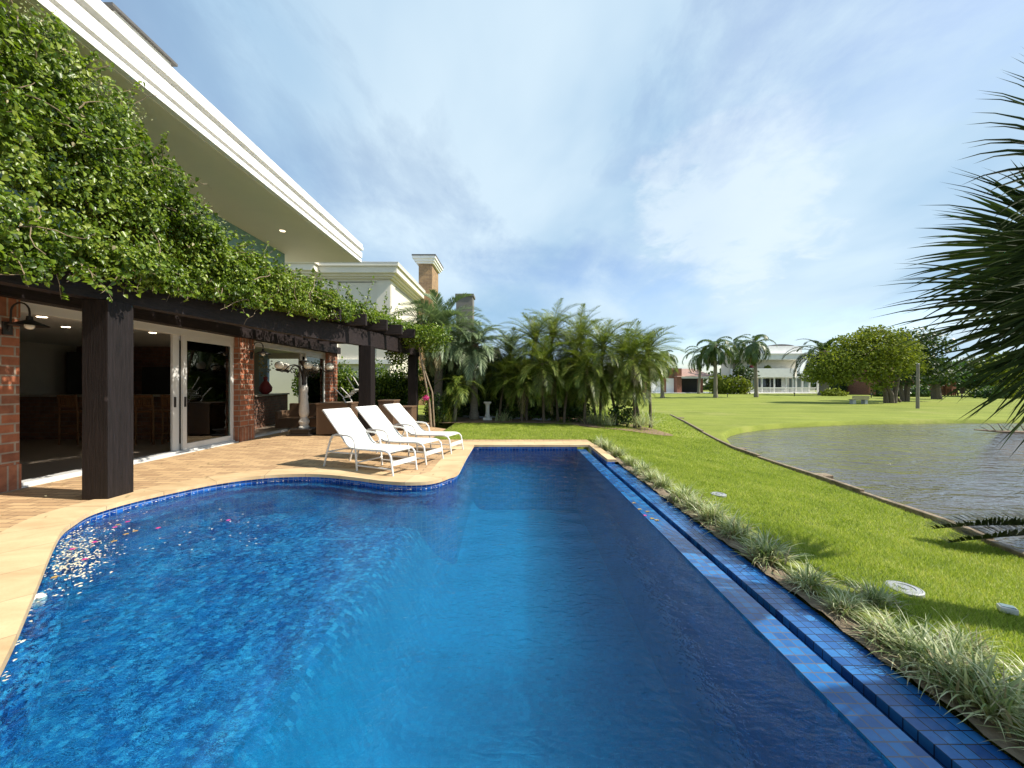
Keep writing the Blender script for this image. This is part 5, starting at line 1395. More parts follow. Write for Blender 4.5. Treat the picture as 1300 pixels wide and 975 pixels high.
LL.scale = (0.62, 0.62, 0.62)
LL.rotation_euler = (0, 0, R(-35))

# ================================================================== PALM BED BEHIND THE POOL
bed = [(-3.0, 14.6), (-1.5, 14.3), (0.5, 14.2), (2.2, 13.6), (3.6, 12.7), (4.9, 12.35), (5.6, 12.9), (5.4, 14.2), (4.4, 16), (2, 19), (-3, 20)]
bb = fill([smooth_loop(bed, 0, 6)], 0.0, 'mulch_bed', MT['mulch'])
for v in bb.data.vertices: v.co.z = float(lawn_z(v.co.x, v.co.y)) + 0.02
tag(bb, 'bark mulch bed under the palms', kind='structure')
hedge('dense_hedge', -3.8, 3.2, 16.6, 17.8, 0, 2.55, 520, 0.13, 'hedge_leaf', 'tall dark dense hedge behind the palm bed', rnd=0.16)
bedpalms = [  # px, Y, crown hub py, frond length
    (668, 15.2, 432, 1.55), (695, 15.8, 424, 1.6), (716, 14.6, 446, 1.5), (742, 16.0, 428, 1.55), (762, 14.8, 442, 1.5), (783, 15.4, 450, 1.45), (806, 13.9, 455, 1.45), (690, 14.6, 462, 1.4), (826, 14.6, 448, 1.35), (650, 16.2, 452, 1.5), (742, 14.2, 470, 1.3), (662, 14.9, 486, 1.15), (708, 14.9, 484, 1.15), (757, 14.6, 488, 1.1), (783, 14.3, 486, 1.1), (812, 14.2, 484, 1.0), (634, 15.4, 478, 1.15)]
names_ = ['first', 'third', 'fifth', 'seventh', 'eighth', 'ninth', 'tenth', 'second', 'eleventh', 'leftmost', 'sixth']
lab = ['feathery green palm, second from the left in the mulch bed', 'feathery green palm reaching highest in the mulch bed, left of centre', 'feathery green palm standing front and centre in the mulch bed', 'feathery green palm at the back right of the bed centre', 'feathery green palm in the mulch bed just right of the front centre palm', 'feathery green palm third from the right in the mulch bed', 'feathery green palm at the front right corner of the mulch bed', 'short feathery palm low in front at the left of the mulch bed', 'slim feathery palm rightmost in the mulch bed', 'feathery palm leftmost at the back of the mulch bed', 'shortest feathery palm low in the middle of the mulch bed', 'knee high spreading palm second from the left at the front of the bed', 'knee high spreading palm third from the left at the front of the bed', 'knee high spreading palm fourth from the left at the front of the bed', 'knee high spreading palm second from the right at the front of the bed', 'knee high spreading palm rightmost at the front of the bed', 'knee high spreading palm leftmost at the front of the bed']
for i, (px, Y, py, L_) in enumerate(bedpalms):
    x = FX(px, Y); z0 = float(lawn_z(x, Y)); h = FZ(py, Y) - z0
    palm('feather_palm', x, Y, z0, h, 0.045, 44, L_ * 1.22, 1.25, 50, 0.36, 0.0125, 'palm_leaf', lab[i], 'feathery palms in the bed behind the pool', (rng.normal(0, .25), rng.normal(0, .2)), 90, -32, 0.18, 0.38, heart=0.3, barkmat='bark', dead=int(rng.integers(2, 6)))
# blue-green pindo palm by the pergola and a lower one
palm('pindo_palm', FX(556, 15.5), 15.5, 0, FZ(420, 15.5), 0.15, 64, 2.35, 1.5, 84, 0.46, 0.026, 'palm_leaf_blue', 'blue green pindo palm with arching fronds beside the pergola end', 'pindo palms by the pergola', (0.1, 0), 85, -30, 0.12, 0.5, heart=0.45, dead=6)
palm('pindo_palm', FX(602, 15.8), 15.8, 0, FZ(440, 15.8), 0.14, 48, 2.1, 1.5, 70, 0.42, 0.022, 'palm_leaf_blue', 'arching blue green palm between the taller pindo palm and the hedge', 'pindo palms by the pergola', (0, 0), 76, -35, 0.35, 0.3, heart=0.4)
palm('slender_palm', FX(577, 14.7), 14.7, 0, 1.5, 0.06, 16, 1.3, 1.5, 36, 0.36, 0.022, 'palm_leaf', 'small young palm at the left end of the mulch bed', None, (0.2, 0.1), 70, -30)
# thin bare stems of the cluster
for i, (px, py, top) in enumerate(((752, 535, 455), (772, 537, 450), (780, 542, 448), (806, 541, 460), (592, 528, 470), (583, 530, 465))):
    pass
# underplanting
def shrub(name, x, y, z0, rx, rz, dens, size, mat, label, cat='shrub', group=None):
    e = empty(name, (x, y, z0)); tag(e, label, cat, group)
    V, Fc = blob_leaves([(x, y, z0 + rz * 0.8, rx, rx * 0.8, rz), (x + rx * 0.5, y - 0.1, z0 + rz * 0.55, rx * 0.6, rx * 0.5, rz * 0.6), (x - rx * 0.5, y, z0 + rz * 0.6, rx * 0.6, rx * 0.5, rz * 0.65)], dens, size, True, 0.6)
    np_mesh('foliage', V, Fc, MT[mat], e)
    s = MB()
    for k in range(4):
        a = k * 1.6
        s.tube([(x, y, z0 - 0.03), (x + math.cos(a) * rx * 0.4, y + math.sin(a) * rx * 0.3, z0 + rz)], [0.025, 0.01], 5)
    s.build('stems', MT['bark'], e)
    return e
for i, (px, Y, rx, rz, m) in enumerate(((735, 15.0, 0.55, 0.6, 'hedge_leaf'), (790, 14.2, 0.5, 0.5, 'hedge_leaf'), (690, 15.4, 0.6, 0.7, 'hedge_leaf'), (555, 14.6, 0.45, 0.65, 'hedge_leaf'), (645, 15.8, 0.5, 0.6, 'hedge_leaf'))):
    shrub('low_shrub', FX(px, Y), Y, 0.0, rx, rz, 130, 0.11, m, ['dark low shrub under the front centre palms', 'dark low shrub under the right hand palms', 'dark low shrub under the left palms of the bed', 'dark low shrub beside the creeper stem', 'dark low shrub left of the palm bed hedge'][i], group='low shrubs in the mulch bed')
def strap_plant(px, Y, n, L_, mat, label, z0=0.0):
    e = empty('strap_plant', (FX(px, Y), Y, z0)); tag(e, label, 'plant', 'strap leaved plants in the mulch bed')
    V, Fc = strap_clump(n, L_, 0.12, int(px)); V = V * np.array([1.3, 1.3, 1.0]); np_mesh('blades', V, Fc, MT[mat], e, True)
for (px, Y, n, L_, m, lb) in ((815, 13.7, 170, 0.9, 'strap_leaf', 'pale striped plant at the right tip of the mulch bed'), (768, 14.0, 160, 0.85, 'strap_leaf', 'pale striped plant under the middle palms'), (752, 14.4, 130, 1.0, 'strap_leaf', 'tall striped plant behind the middle palms'), (566, 14.6, 150, 1.1, 'palm_leaf', 'spiky green plant right of the creeper stem'), (640, 15.0, 120, 0.7, 'strap_leaf', 'pale striped plant left in the mulch bed')):
    strap_plant(px, Y, n, L_, m, lb)
# pale garden pedestal in the bed
gp_x, gp_y = FX(619, 15.4), 15.4
GPd = empty('garden_pedestal', (gp_x, gp_y, 0)); tag(GPd, 'pale stone pedestal standing in the mulch bed', 'pedestal')
MB().box(-0.18, 0.18, -0.18, 0.18, 0, 0.12).build('base', MT['stone_white'], GPd, True, bevel=0.015)
MB().lathe([(0.10, 0.12), (0.12, 0.18), (0.08, 0.28), (0.09, 0.62), (0.12, 0.70)], 16).build('column', MT['stone_white'], GPd, True, True)
MB().box(-0.15, 0.15, -0.15, 0.15, 0.70, 0.77).build('top', MT['stone_white'], GPd, True, bevel=0.015)
# flat stones along the bed
for i, (px, py) in enumerate(((618, 531), (650, 532), (688, 533.5), (598, 530))):
    x, y = GP(px, py); y = max(y, 14.6); x = FX(px, y)
    s = empty('edging_stone', (x, y, 0.0)); tag(s, ['flat grey stone at the front edge of the bed below the pedestal', 'flat grey stone on the bed edge right of the pedestal', 'flat grey stone on the bed edge under the left palms', 'flat grey stone leftmost on the bed edge'][i], 'stone', 'flat stones on the bed edge')
    MB().lathe([(0.42, 0.0), (0.45, 0.05), (0.38, 0.10), (0.10, 0.11)], 9).build('slab', MT['grey_metal'], s, True, bevel=0.01)
    s.scale = (1.0, 0.45, 0.9); s.rotation_euler = (0, 0, rng.uniform(-0.3, 0.3))

# hedge and shrubs seen beyond the second room and under the pergola
hedge('clipped_hedge', -9.6, -4.9, 17.2, 18.2, 0, 1.75, 420, 0.12, 'hedge_leaf', 'clipped green hedge seen through the corner room', rnd=0.12)
for i, px in enumerate((395, 437, 480, 506, 532)):
    shrub('tall_shrub', FX(px, 17.6), 17.4, 0.9, 0.7, 0.9, 150, 0.12, 'vine_leaf', ['leafy light green shrub behind the lamp post', 'leafy light green shrub right of the end brick pillar', 'leafy light green shrub behind the far dark post', 'leafy light green shrub just right of the far dark post', 'leafy light green shrub behind the pale creeper stems'][i], group='leafy shrubs above the clipped hedge')

# ================================================================== NEIGHBOUR HOUSES
NH = empty('neighbour_house', (-9, 24, 0)); tag(NH, 'cream rendered neighbouring house with stepped cornice and stone chimney', 'house')
ex, ey, ez = -6.1, 19.9, 8.0
MB().box(-16, ex - 0.62, ey + 0.62, 27.5, 0, ez - 0.85).build('wall', MT['cream_wall'], NH)
MB().box(-10.4, -9.6, ey + 0.50, ey + 0.64, 0, ez - 0.86).box(ex - 1.35, ex - 0.60, ey + 0.55, ey + 0.66, 0, ez - 0.86).box(ex - 0.65, ex - 0.56, ey + 0.6, ey + 1.3, 0, ez - 0.861).build('pilaster', MT['cream_wall'], NH)
def cornice(x0, x1, y0, y1, z):
    c = MB()
    for (o_, a, b) in ((-0.62, -0.90, -0.72), (-0.45, -0.72, -0.62), (-0.30, -0.62, -0.50), (-0.10, -0.50, -0.16), (0.0, -0.16, 0.0)):
        c.box(x0, x1 + o_ , y0 - o_, y1, z + a + 0.001, z + b)
    return c
cornice(-16, ex, ey, 27.6, ez).build('cornice', MT['cream_wall'], NH)
cornice(-16, FX(405, ey), ey - 0.45, 27.4, ez + 0.003).build('front_bay_cornice', MT['cream_wall'], NH)
MB().box(-16, FX(405, ey) - 0.63, ey + 0.15, ey + 0.7, 0, ez - 0.9).build('front_bay', MT['cream_wall'], NH)
MB().box(-16, ex + 0.01, ey - 0.01, 27.61, ez + 0.004, ez + 0.05).build('cornice_flashing', MT['alu_white'], NH)
rf = MB().add([(-16, ey + 0.3, ez + 0.05), (ex - 0.3, ey + 0.3, ez + 0.05), (ex - 0.3, 27.5, ez + 0.05), (-16, 27.5, ez + 0.05), (-16, 23.5, ez + 1.3), (ex - 3.6, 23.5, ez + 1.3)], [(0, 1, 5, 4), (1, 2, 5), (2, 3, 4, 5), (0, 4, 3)]).build('roof', MT['grey_metal'], NH)
cy_ = 26.2
ch = MB().box(FX(531.5, cy_), FX(548.5, cy_), cy_, cy_ + 2.2, 0, FZ(335, cy_)).build('chimney', MT['chimney_stone'], NH)
MB().box(FX(529, cy_), FX(551, cy_), cy_ - 0.12, cy_ + 2.32, FZ(335, cy_), FZ(332.5, cy_)).box(FX(527, cy_), FX(552.5, cy_), cy_ - 0.24, cy_ + 2.44, FZ(332.5, cy_), FZ(329.5, cy_)).box(FX(525, cy_), FX(554, cy_), cy_ - 0.36, cy_ + 2.56, FZ(329.5, cy_), FZ(326.5, cy_)).build('chimney_cap', MT['white_paint'], ch)
MB().box(FX(524.5, cy_), FX(554.5, cy_), cy_ - 0.40, cy_ + 2.6, FZ(326.5, cy_), FZ(325, cy_)).build('cap_flashing', MT['dark_roof'], ch)
for (x0, x1) in ((-10.9, -8.9), (-8.4, -6.9)):
    w_ = MB().box(x0, x1, ey + 0.60, ey + 0.63, 0.9, 2.35).build('window', MT['alu_white'], NH); MB().box(x0 + .08, x1 - .08, ey + 0.58, ey + 0.6, 0.98, 2.27).build('pane', MT['pale_glass'], w_)
MB().box(-16, ex - 0.5, ey + 0.45, ey + 0.62, 2.6, 2.85).build('string_course', MT['white_paint'], NH)

GH = empty('grey_house', (-6, 36, 0)); tag(GH, 'dark grey house mostly hidden behind the palms', 'house')
MB().box(-14, -1.5, 34.5, 44, 0, 4.6).build('wall', MT['cream_wall'], GH)
gc = MB().box(FX(579, 33.5), FX(600, 33.5), 33.5, 34.9, 0, FZ(376, 33.5)).build('chimney', MT['grey_render'], GH)
MB().box(FX(578, 33.5), FX(601.5, 33.5), 33.42, 35.0, FZ(376, 33.5), FZ(373, 33.5)).build('chimney_cap', MT['grey_render'], gc)
MB().box(-14.3, -1.2, 34.2, 44.3, 4.6, 4.85).build('roof', MT['grey_render'], GH)
for x0 in (-5.4, -3.4):
    w_ = MB().box(x0, x0 + 1.3, 34.45, 34.52, 2.6, 4.2).build('window', MT['alu_white'], GH); MB().box(x0 + .1, x0 + 1.2, 34.42, 34.45, 2.7, 4.1).build('pane', MT['dark_glass'], w_)

# ---- white house across the lawn
Y0 = 76.0; GZF = -0.40
def bx(px0, px1, py0, py1, y0, y1): return (FX(px0, Y0), FX(px1, Y0), y0, y1, FZ(py1, Y0), FZ(py0, Y0))
WH = empty('white_house', (FX(985, Y0), Y0 + 4, GZF)); tag(WH, 'white two storey house with balcony across the lake lawn', 'house')
MB().box(*bx(936, 1012, 478, 500, Y0 + 2.2, Y0 + 6.5)).build('ground_floor_wall', MT['white_paint'], WH)
MB().box(*bx(938, 1026, 455, 478.5, Y0 + 3.0, Y0 + 6.5)).build('upper_wall', MT['cream_wall'], WH)
MB().box(*bx(936, 1027, 449, 456, Y0 + 0.8, Y0 + 6.8)).box(*bx(935.5, 1027.6, 448, 449.4, Y0 + 0.6, Y0 + 6.9)).build('eave', MT['white_paint'], WH)
MB().box(*bx(985, 1028, 438, 448, Y0 + 2.0, Y0 + 6.5)).box(*bx(940, 985, 443.5, 448, Y0 + 3.2, Y0 + 6.5)).build('parapet', MT['white_paint'], WH)
MB().prism([(FX(986, Y0) + t * (FX(1023, Y0) - FX(986, Y0)), 0) for t in (0, 1)] + [(0, 0)], 0, 0.01) if False else None
r_ = MB(); n = 8; prof = []
for i in range(n + 1):
    t = i / n; prof.append((FX(985, Y0) + t * (FX(1023, Y0) - FX(985, Y0)), FZ(438.2 - 3.0 * math.sin(math.pi * t) ** 0.6, Y0)))
r_.extrude_xz(prof, Y0 + 2.6, Y0 + 6); r_.build('roof', MT['dark_roof'], WH)
MB().box(*bx(938, 1012, 467.5, 479, Y0 + 0.6, Y0 + 3.2)).build('balcony', MT['white_paint'], WH)
MB().box(*bx(960.5, 971, 458.5, 470, Y0 + 2.92, Y0 + 3.01)).build('upper_window', MT['pale_glass'], WH)
for (a, b, m) in ((964, 970, 'pale_glass'), (972, 986, 'dark_glass'), (988, 1001, 'dark_glass'), (955, 962, 'dark_glass')):
    f_ = MB().box(*bx(a - 0.8, b + 0.8, 480, 499, Y0 + 2.12, Y0 + 2.2)).build('patio_door', MT['alu_white'], WH)
    MB().box(*bx(a, b, 480.6, 498.6, Y0 + 2.08, Y0 + 2.12)).build('pane', MT[m], f_)
for px in (952, 963, 971, 987, 1002, 1011): MB().box(*bx(px - 0.7, px + 0.7, 478.8, 499.6, Y0 + 0.8, Y0 + 1.1)).build('column', MT['white_paint'], WH)
MB().box(*bx(1013, 1043, 477.5, 480, Y0 + 0.5, Y0 + 9)).build('veranda_roof', MT['white_paint'], WH)
MB().box(*bx(1013, 1043, 480, 499.5, Y0 + 3.0, Y0 + 9)).build('veranda_wall', MT['pale_glass'], WH)
for px in (1014, 1022, 1031, 1042): MB().box(*bx(px - 0.8, px + 0.8, 480, 499.8, Y0 + 0.6, Y0 + 0.9)).build('column', MT['white_paint'], WH)
r_ = MB()
for i in range(58): x = 950 + i * 1.5; r_.box(*bx(x, x + 0.55, 493, 499.5, Y0 + 0.22, Y0 + 0.28))
r_.box(*bx(949, 1037, 491.8, 493, Y0 + 0.2, Y0 + 0.3)).box(*bx(949, 1037, 498.2, 499.2, Y0 + 0.19, Y0 + 0.31)); r_.build('railing', MT['white_paint'], WH)
MB().box(*bx(930, 1045, 499.1, 501, Y0 - 0.4, Y0 + 9)).build('terrace', MT['white_paint'], WH)
shrub('balcony_plant', FX(974.5, Y0 + 1.5), Y0 + 1.5, FZ(470, Y0 + 1.5), 0.5, 0.55, 60, 0.3, 'lime_leaf', 'green potted bush standing on the white house balcony')
for i, px in enumerate((955.5,)):
    P_ = empty('red_parasol', (FX(px, Y0 + 1.0), Y0 + 1.0, FZ(468, Y0 + 1))); tag(P_, ['red closed parasol on the balcony right of the palm trunk', 'dark red parasol on the balcony left of the palm trunk'][i], 'parasol')
    MB().lathe([(0.75, 0.2), (0.6, 0.5), (0.3, 0.8), (0.03, 0.95)], 10).build('canopy', MT['red_cloth'], P_, True, True); MB().tube([(0, 0, -0.4), (0, 0, 0.8)], 0.04, 6).build('pole', MT['alu_white'], P_, True)

# ---- brick house left of it
BH = empty('brick_house', (FX(880, Y0), Y0 + 6, GZF)); tag(BH, 'red brick house with dark carport behind the far palms', 'house')
MB().box(*bx(826, 872, 466, 500, Y0 + 4, Y0 + 14)).build('wall', MT['brick_far'], BH)
MB().box(*bx(872, 915, 479, 500, Y0 + 7, Y0 + 14)).build('carport_back', MT['interior_dark'], BH)
MB().box(*bx(866.5, 872.5, 467, 500, Y0 + 2.5, Y0 + 4)).build('brick_column', MT['brick_far'], BH)
MB().box(*bx(895.5, 900.5, 479.5, 500, Y0 + 2.5, Y0 + 3.3)).build('brick_column', MT['brick_far'], BH)
MB().box(*bx(872, 917, 477.6, 480, Y0 + 2.3, Y0 + 14)).build('carport_beam', MT['white_paint'], BH)
x0, x1 = FX(866, Y0), FX(917, Y0)
MB().add([(x0, Y0 + 2.2, FZ(477.8, Y0)), (x1, Y0 + 2.2, FZ(477.8, Y0)), (x1 - 2, Y0 + 8, FZ(466, Y0)), (x0 + 1, Y0 + 8, FZ(466, Y0)), (x0, Y0 + 14, FZ(477.8, Y0)), (x1, Y0 + 14, FZ(477.8, Y0))], [(0, 1, 2, 3), (2, 5, 4, 3), (1, 5, 2), (0, 3, 4)]).build('roof', MT['roof_tile'], BH)
MB().box(*bx(856, 866, 480, 499.5, Y0 + 3.9, Y0 + 4.0)).box(*bx(832, 852, 480, 499.5, Y0 + 3.9, Y0 + 4.0)).build('garage_door', MT['white_paint'], BH)
MB().box(*bx(826, 930, 499.0, 501, Y0 + 1.0, Y0 + 14)).build('forecourt', MT['white_paint'], BH)

# ---- brick house at right, red tiled roofs
Y1 = 62.0
def b2(px0, px1, py0, py1, y0, y1): return (FX(px0, Y1), FX(px1, Y1), y0, y1, FZ(py1, Y1), FZ(py0, Y1))
RH = empty('tiled_house', (FX(1180, Y1), Y1 + 5, GZF)); tag(RH, 'brick house with red tiled hip roofs behind the trees at right', 'house')
MB().box(*b2(1125, 1194, 462, 502, Y1 + 3, Y1 + 9)).box(*b2(1194, 1217, 478, 502, Y1 + 2.2, Y1 + 11)).box(*b2(1221, 1234, 480, 502, Y1 + 2.2, Y1 + 11)).build('wall', MT['brick_far'], RH)
MB().box(*b2(1120, 1203, 450, 453, Y1 + 2.0, Y1 + 9.6)).box(*b2(1196, 1240, 476, 480, Y1 + 1.4, Y1 + 12)).build('fascia', MT['white_paint'], RH)
MB().box(*b2(1130, 1190, 453, 462.5, Y1 + 3.1, Y1 + 8.9)).build('upper_wall', MT['cream_wall'], RH)
def hip(px0, px1, py0, py1, y0, y1):
    a, b = FX(px0, Y1), FX(px1, Y1); z0, z1 = FZ(py1, Y1), FZ(py0, Y1); m_ = (y0 + y1) / 2; d_ = min((b - a) * 0.3, (y1 - y0) / 2)
    return [(a, y0, z0), (b, y0, z0), (b, y1, z0), (a, y1, z0), (a + d_, m_, z1), (b - d_, m_, z1)], [(0, 1, 5, 4), (1, 2, 5), (2, 3, 4, 5), (3, 0, 4), (3, 2, 1, 0)]
q = MB(); q.add(*hip(1119, 1204, 437, 450, Y1 + 1.8, Y1 + 9.8)); q.build('roof', MT['roof_tile'], RH)
q = MB(); q.add(*hip(1210, 1242, 464, 476, Y1 + 1.3, Y1 + 12)); q.build('roof', MT['roof_tile'], RH)
for (a, b) in ((1140, 1150), (1160, 1172)):
    w_ = MB().box(*b2(a, b, 468, 482, Y1 + 2.9, Y1 + 3)).build('window', MT['alu_white'], RH); MB().box(*b2(a + 1, b - 1, 469, 481, Y1 + 2.86, Y1 + 2.9)).build('pane', MT['dark_glass'], w_)

# ================================================================== FAR PLANTING AND FURNITURE
queens = [(841, 505, 455, 2.9, 'queen palm with shaggy crown at the left end of the far row'), (887, 499.8, 449, 3.1, 'queen palm before the dark carport, second in the far row'), (908.5, 505, 440, 3.1, 'queen palm nearest in the middle of the far row'), (931, 499, 440, 3.3, 'queen palm in front of the clipped far hedge'), (960, 504.5, 437, 3.2, 'queen palm standing before the white house, tallest of the row'), (823, 506, 462, 2.6, 'queen palm half hidden behind the palm bed')]
for (px, py, hub, L_, lb) in queens:
    x, Y = GP(px, py, GZF); x = FX(px, Y)
    palm('queen_palm', x, Y, float(lawn_z(x, Y)), FZ(hub, Y) - GZF, 0.20, 22, L_ * Y / 50 * 1.08, 2.1, 44, 0.75, 0.085, 'far_palm_leaf', lb, 'queen palms across the lawn', (rng.normal(0, .3), 0), 86, -42, 0.6, 0.1, heart=0.9, dead=4)
xc = FX(1046, 62); 
palm('date_palm', xc, 62, GZF, FZ(450, 62) - GZF, 0.55, 46, 6.6, 1.7, 60, 0.85, 0.11, 'dark_leaf', 'large dark date palm between white house and lime green tree', None, (0, 0), 80, -40, 0.25, 0.3, heart=1.6)
hedge('clipped_hedge', FX(911, 72), FX(932, 72), 72, 75, GZF, FZ(478.5, 72), 14, 0.5, 'lime_leaf', 'clipped square hedge between brick and white houses', rnd=0.25)
hedge('low_hedge', FX(1118, 55), FX(1186, 55), 55, 56.5, GZF, FZ(489.5, 55), 16, 0.42, 'hedge_leaf', 'long low hedge under the trees at right', rnd=0.25)
hedge('boundary_hedge', FX(1055, 70), FX(1085, 70), 69, 71, GZF, FZ(483, 70), 12, 0.5, 'dark_leaf', 'dark green hedge right of the date palm', rnd=0.3)
shrub('round_shrub', FX(936, 70), 70, GZF, 2.2, 1.9, 10, 0.5, 'lime_leaf', 'round yellow green shrub beside the clipped far hedge')
tree('garden_tree', FX(947, 72), 72, GZF, [([(FX(947, 72), 72, GZF), (FX(946, 72), 72, 2.5)], 0.18, 0.1)], [(FX(946, 72), 72, 3.3, 2.0, 1.8, 1.3), (FX(940, 72), 72, 4.2, 1.3, 1.2, 0.9)], 14, 0.5, 'dark_leaf', 'small dark garden tree in front of the white house balcony')
# lime tree and its dark neighbour by the lake
Yt = 37.0
def T(px, py, y=Yt): return (FX(px, y), y, FZ(py, y))
limb = lambda pts: [T(*p) for p in pts]
tree('lime_tree', FX(1128, Yt), Yt, GZF, [(limb([(1131, 512), (1130, 500), (1122, 485), (1105, 468), (1090, 455)]), 0.32, 0.10), (limb([(1134, 512), (1136, 498), (1140, 480), (1142, 460)]), 0.28, 0.10), (limb([(1125, 512), (1124, 497), (1112, 482), (1085, 472)]), 0.22, 0.07), (limb([(1143, 510), (1138, 504), (1130, 508)]), 0.12, 0.06)],
     [(*T(1098, 444), 3.2, 2.8, 1.7), (*T(1072, 456), 3.0, 2.4, 1.4), (*T(1125, 440, 36.5), 2.7, 2.4, 1.6), (*T(1055, 467), 2.0, 1.9, 1.2), (*T(1135, 462, 36), 2.2, 1.8, 1.4), (*T(1092, 470, 36.5), 2.6, 2.0, 1.2), (*T(1112, 428), 2.2, 2.0, 0.9), (*T(1062, 480), 1.5, 1.4, 0.9), (*T(1040, 474), 1.2, 1.1, 0.8), (*T(1082, 434), 1.5, 1.4, 0.8), (*T(1146, 440), 1.3, 1.2, 0.8), (*T(1150, 455), 1.6, 1.5, 1.1), (*T(1118, 484, 36.6), 1.2, 1.0, 1.0), (*T(1030, 478), 1.1, 1.0, 0.6), (*T(1108, 420), 1.2, 1.1, 0.5), (*T(1160, 466), 1.2, 1.1, 0.7)], 30, 0.25, 'lime_leaf', 'broad lime green tree with several leaning trunks beside the bench', inner=0.65)
tree('dark_tree', FX(1160, 40), 40, GZF, [([(FX(1150, 40), 40, GZF), T(1152, 490, 40), T(1160, 465, 40), T(1165, 445, 40)], 0.3, 0.1), ([(FX(1146, 40), 40, GZF), T(1143, 488, 40), T(1150, 460, 40)], 0.2, 0.08)],
     [(*T(1158, 432, 40), 2.6, 2.2, 1.3), (*T(1180, 440, 40), 2.0, 1.8, 1.0), (*T(1148, 450, 40), 2.4, 2.0, 1.3), (*T(1168, 462, 40), 2.6, 2.0, 1.2), (*T(1185, 472, 40), 1.8, 1.6, 1.2), (*T(1150, 480, 40), 1.8, 1.6, 1.0)], 20, 0.32, 'dark_leaf', 'dark olive tree behind the lime green tree', inner=0.65)
tree('round_tree', FX(1190, 46), 46, GZF, [([(FX(1189, 46), 46, GZF), T(1188, 487, 46), T(1184, 470, 46)], 0.5, 0.2), ([T(1189, 492, 46), T(1196, 474, 46)], 0.25, 0.1)], [(*T(1183, 469, 46), 2.4, 2.0, 1.9), (*T(1199, 474, 46), 2.2, 1.9, 1.5), (*T(1172, 478, 46), 1.5, 1.4, 1.1)], 16, 0.38, 'hedge_leaf', 'stout trunked round tree just right of the wooden pole', inner=0.6)
for i, (px, Y, sx_, ptop, m, lb) in enumerate(((1222, 75, 5.0, 462, 'far_palm_leaf', 'pale green tree behind the tiled house'), (1250, 58, 5.2, 452, 'dark_leaf', 'dark tree seen through the hanging fronds'), (1285, 56, 5.5, 449, 'lime_leaf', 'bushy green tree at the right end of the far lawn'), (1330, 60, 6.5, 446, 'dark_leaf', 'dark tree just beyond the right picture edge'))):
    h = FZ(ptop, Y)
    tree('background_tree', FX(px, Y), Y, GZF, [([(FX(px, Y), Y, GZF), (FX(px, Y), Y, h * 0.5)], 0.4, 0.2)], [(FX(px, Y), Y, h * 0.66, sx_, 3.2, h * 0.34), (FX(px, Y) - sx_ * 0.5, Y - 1, h * 0.45, sx_ * 0.6, 2.5, h * 0.3), (FX(px, Y) + sx_ * 0.6, Y - 1, h * 0.42, sx_ * 0.6, 2.5, h * 0.3)], 9, 0.55, m, lb, 'trees at the right end of the far lawn')
for i, (px, Y, rx, rz, lb) in enumerate(((1258, 50, 1.7, 0.9, 'clipped round bush at the foot of the dark right hand tree'), (1280, 50, 1.9, 1.0, 'wide round bush at the right edge of the far lawn'), (1243, 54, 1.3, 0.8, 'small round bush right of the tiled house'), (1058, 58, 1.7, 0.6, 'low pale bush at the foot of the date palm'))):
    shrub('round_bush', FX(px, Y), Y, GZF, rx, rz, 18, 0.32, 'lime_leaf' if i != 0 else 'hedge_leaf', lb, group='round bushes on the far lawn')
# a far wood closes the horizon
parts = []
for k in range(150):
    x = -180 + k * 3.4 + rng.normal(0, 1); y = 118 + rng.normal(0, 6); h = rng.uniform(3.5, 6.5)
    parts.append(blob_leaves([(x, y, h * 0.45, 3.4, 2.5, h * 0.55)], 2.6, 1.2))
V, Fc = joinVF(parts); fw = np_mesh('far_wood', V, Fc, MT['dark_leaf']); tag(fw, 'low far belt of trees along the horizon', kind='stuff')

# bench
bxp, byp = GP(1090, 513, GZF); 
BN = empty('park_bench', (bxp, byp, float(lawn_z(bxp, byp)))); tag(BN, 'low grey wooden bench on the far lawn by the lime tree', 'bench')
MB().box(-0.80, 0.80, -0.22, 0.22, 0.40, 0.46).build('seat', MT['pole_wood'], BN, True, bevel=0.01)
q = MB()
for z in (0.50, 0.60, 0.70): q.box(-0.80, 0.80, -0.25, -0.21, z, z + 0.08)
q.build('backrest', MT['pole_wood'], BN, True)
for x in (-0.55, 0.55): MB().box(x - 0.14, x + 0.14, -0.2, 0.2, 0.0, 0.40).build('leg', MT['grey_metal'], BN, True, bevel=0.02)
# wooden pole
pxp, pyp = GP(1165, 518.5, GZF)
WP = empty('wooden_pole', (pxp, pyp, GZF)); tag(WP, 'bare grey wooden pole standing on the far lawn', 'pole')
MB().tube([(0, 0, -0.1), (0.0, 0, 1.6), (0.02, 0, 3.45)], [0.115, 0.105, 0.095], 12).build('shaft', MT['pole_wood'], WP, True, True)
MB().lathe([(0.10, 3.45), (0.08, 3.48), (0.01, 3.49)], 12, (0.02, 0, 0)).build('cap', MT['grey_metal'], WP, True, True)
# garden stake lights on the far lawn
for i, (px, py) in enumerate(((923.5, 504), (1008.5, 503.5), (1221, 506), (1106, 505.5))):
    x, y = GP(px, py, GZF)
    s = empty('stake_light', (x, y, float(lawn_z(x, y)))); tag(s, ['black stake light left of the white house railing', 'black stake light in front of the white house veranda', 'black stake light in front of the tiled house', 'black stake light right of the bench'][i], 'garden light', 'stake lights on the far lawn')
    MB().tube([(0, 0, -0.05), (0, 0, 0.40)], 0.05, 8).build('stake', MT['black_iron'], s, True); MB().lathe([(0.07, 0.38), (0.11, 0.42), (0.11, 0.50), (0.03, 0.56)], 10).build('head', MT['black_iron'], s, True, True)
